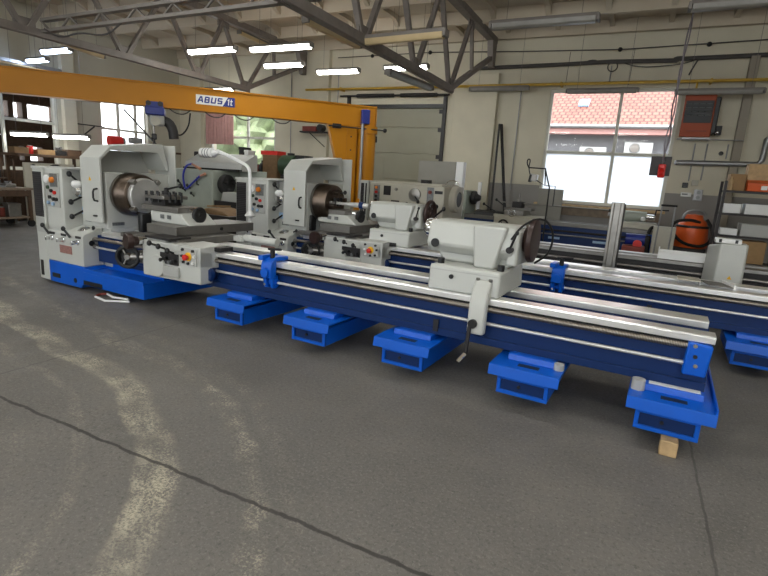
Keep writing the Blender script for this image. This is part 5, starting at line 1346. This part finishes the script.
rj('dark electric motor beside the red tray stack on the rack', 'electric_motor', -8.72, 0.1, 0.3, 1.422, 0.42, 'dark', 'motor')
t = rj('rust brown crate carrying the red tray', 'crate', -8.4, 0.46, 0.4, 1.422, 0.58, 'carddark', 'box')
t = rj('bright red tray on the brown crate, in front of the garden window', 'red_tray', -8.45, 0.52, 0.36, 2.003, 0.10, 'red', 'box')
rj('dark green machine head at the crane end of the dark storage rack', 'machine_head', -7.9, 0.42, 0.4, 1.422, 0.62, 'green', 'motor')  # stands for a green machine head
rj('black steel case on the dark storage rack beside the green machine head', 'steel_case', -7.5, 0.22, 0.45, 1.422, 0.60, 'black', 'box')
rj('tan carton on the middle board of the dark storage rack', 'carton', -9.3, 0.5, 0.4, 1.052, 0.26, 'card', 'box')
rj('white carton on the middle board of the dark storage rack', 'carton', -8.4, 0.45, 0.4, 1.052, 0.28, 'hotwhite', 'box')
rj('dark carton on the middle board of the dark storage rack', 'carton', -7.8, 0.4, 0.4, 1.052, 0.26, 'brownwood', 'box')

# ================================================================== OUTSIDE
struct('ground_outside', MB().box(-40, 30, YB + 0.3, 60, -0.3, -0.1), 'render_wall', label='pale yard beyond the windows', cat='ground')
def tile_mat():
    m = bpy.data.materials.new('clay roof tiles')
    m.use_nodes = True
    n, l = m.node_tree.nodes, m.node_tree.links
    b = n['Principled BSDF']
    b.inputs['Roughness'].default_value = 0.75
    tc = n.new('ShaderNodeTexCoord')
    br = n.new('ShaderNodeTexBrick')
    br.inputs['Scale'].default_value = 1.0
    br.inputs['Brick Width'].default_value = 0.24
    br.inputs['Row Height'].default_value = 0.28
    br.inputs['Mortar Size'].default_value = 0.035
    br.inputs['Color1'].default_value = (*lin((158, 104, 88)), 1)
    br.inputs['Color2'].default_value = (*lin((140, 88, 74)), 1)
    br.inputs['Mortar'].default_value = (*lin((96, 62, 56)), 1)
    l.new(tc.outputs['Object'], br.inputs['Vector'])
    l.new(br.outputs['Color'], b.inputs['Base Color'])
    return m
M['tiles'] = tile_mat()
t = T('neighbour_house', 'grey rendered house with a clay tile roof outside the large window', 'house', (0, 22, 0))
P('house_wall', MB().box(-9, 14, 0.0, 6, -0.1, 3.98), 'render_wall', t)
rf = MB().box(-9.4, 14.5, 0, 9.0, -0.12, 0.0)
rfo = P('roof', rf, 'tiles', t)
rfo.location = (0, -0.5, 4.1)
rfo.rotation_euler = (R(31), 0, 0)
P('gutter', MB().cyl((-9.4, -0.55, 4.02), (14.5, -0.55, 4.02), 0.08, seg=12), 'conduit', t)
P('eave_board', MB().box(-9.4, 14.5, -0.5, 0.0, 3.75, 3.98), 'pink', t)
P('skylight', MB().obox((-2.55, 1.1, 5.12), (0.4, 0.6, 0.08), (R(31), 0, 0)), 'labelblue', t, 0.01)
GA = 'air conditioner units on the house wall'
for x, z, lb_ in ((-0.28, 3.05, 'large white air conditioner outdoor unit on the house wall, beside the window bar'), (-1.85, 2.85, 'white air conditioner outdoor unit on the house wall, below the skylight')):
    a = T('air_conditioner', lb_, 'air conditioner', (x, 21.7, z), 0, GA)
    P('casing', MB().box(-0.48, 0.48, -0.15, 0.28, 0, 0.42), 'acwhite', a, 0.02)
    fg = P('fan_grille', MB().ring((-0.12, -0.155, 0.21), (0, 1, 0), 0.17, 0.016, 28, 6), 'labelgrey', a)
    P('fan_hub', MB().cyl((-0.12, -0.15, 0.21), (-0.12, -0.17, 0.21), 0.15, seg=24), 'lampbody', a)
    for s_ in (-0.35, 0.35):
        P('bracket', MB().box(s_ - 0.02, s_ + 0.02, -0.1, 0.3, -0.04, 0.0), 'conduit', a)
for i, (x, y, h, r_, lb_) in enumerate(((-15.2, 18.5, 5.0, 1.9, 'leafy tree outside the garden window, the broad one'), (-20.5, 25, 6.2, 2.4, 'leafy tree outside the garden window, the taller one behind'), (-19.8, 20.0, 4.4, 1.6, 'leafy tree outside the garden window, the small one'))):
    t = T('garden_tree', lb_, 'tree', (x, y, -0.1), 0, 'trees outside the garden window')
    P('trunk', MB().cyl((0, 0, 0), (0.1, 0, h * 0.55), 0.16, 0.08, 10), 'bark', t)
    b = MB()
    bmesh.ops.create_icosphere(b.bm, subdivisions=4, radius=1.0)
    rnd = random.Random(i)
    ph = [(Vector((rnd.uniform(-1, 1), rnd.uniform(-1, 1), rnd.uniform(-1, 1))).normalized(), rnd.uniform(4, 9), rnd.uniform(0, 6)) for _ in range(14)]
    for v in b.bm.verts:
        d = v.co.normalized()
        k_ = 1 + sum(0.05 * math.sin(f * d.dot(a_) * 2 + p_) for a_, f, p_ in ph) + rnd.uniform(-0.05, 0.05)
        v.co = Vector((d.x * r_ * k_, d.y * r_ * k_, h * 0.6 + d.z * r_ * k_ * 0.95))
    P('crown', b, 'leaf', t)
# neighbouring hall seen through window_3
t = T('annex_hall', 'dark brown neighbouring hall seen through the side window', 'hall', (-17.6, 6.5, 0))
fw_ = P('far_wall', MB().box(-0.15, 0.15, -6, 4.3, 0, 1.47), 'brownwood', t)
for z0, z1, gaps in ((1.47, 1.9, ((2.99, 3.13), (3.31, 3.69))), (2.75, 3.2, ((1.2, 1.9), (2.4, 2.78), (2.93, 3.18), (3.33, 4.15)))):
    y = -6
    for p, q in gaps + ((4.3, 4.3),):
        P('pier', MB().box(-0.15, 0.15, y, p, z0, z1), 'brownwood', t)
        y = q
P('far_wall', MB().box(-0.15, 0.15, -6, 4.3, 1.9, 2.75), 'brownwood', t)
P('far_wall', MB().box(-0.15, 0.15, -6, 4.3, 3.2, 4.2), 'brownwood', t)
P('roof_slab', MB().prism([(-0.15, -6), (2.85, -6), (2.85, 2.95), (-0.15, 4.3)], 'z', 4.2, 4.35), 'brownwood', t)
P('side_wall', MB().prism([(2.85, 2.95), (2.85, 3.05), (-0.15, 4.4), (-0.15, 4.3)], 'z', 0, 4.35), 'brownwood', t)
P('hall_floor', MB().prism([(-0.15, -6), (2.85, -6), (2.85, 2.95), (-0.15, 4.3)], 'z', -0.1, 0.0), 'dark', t)
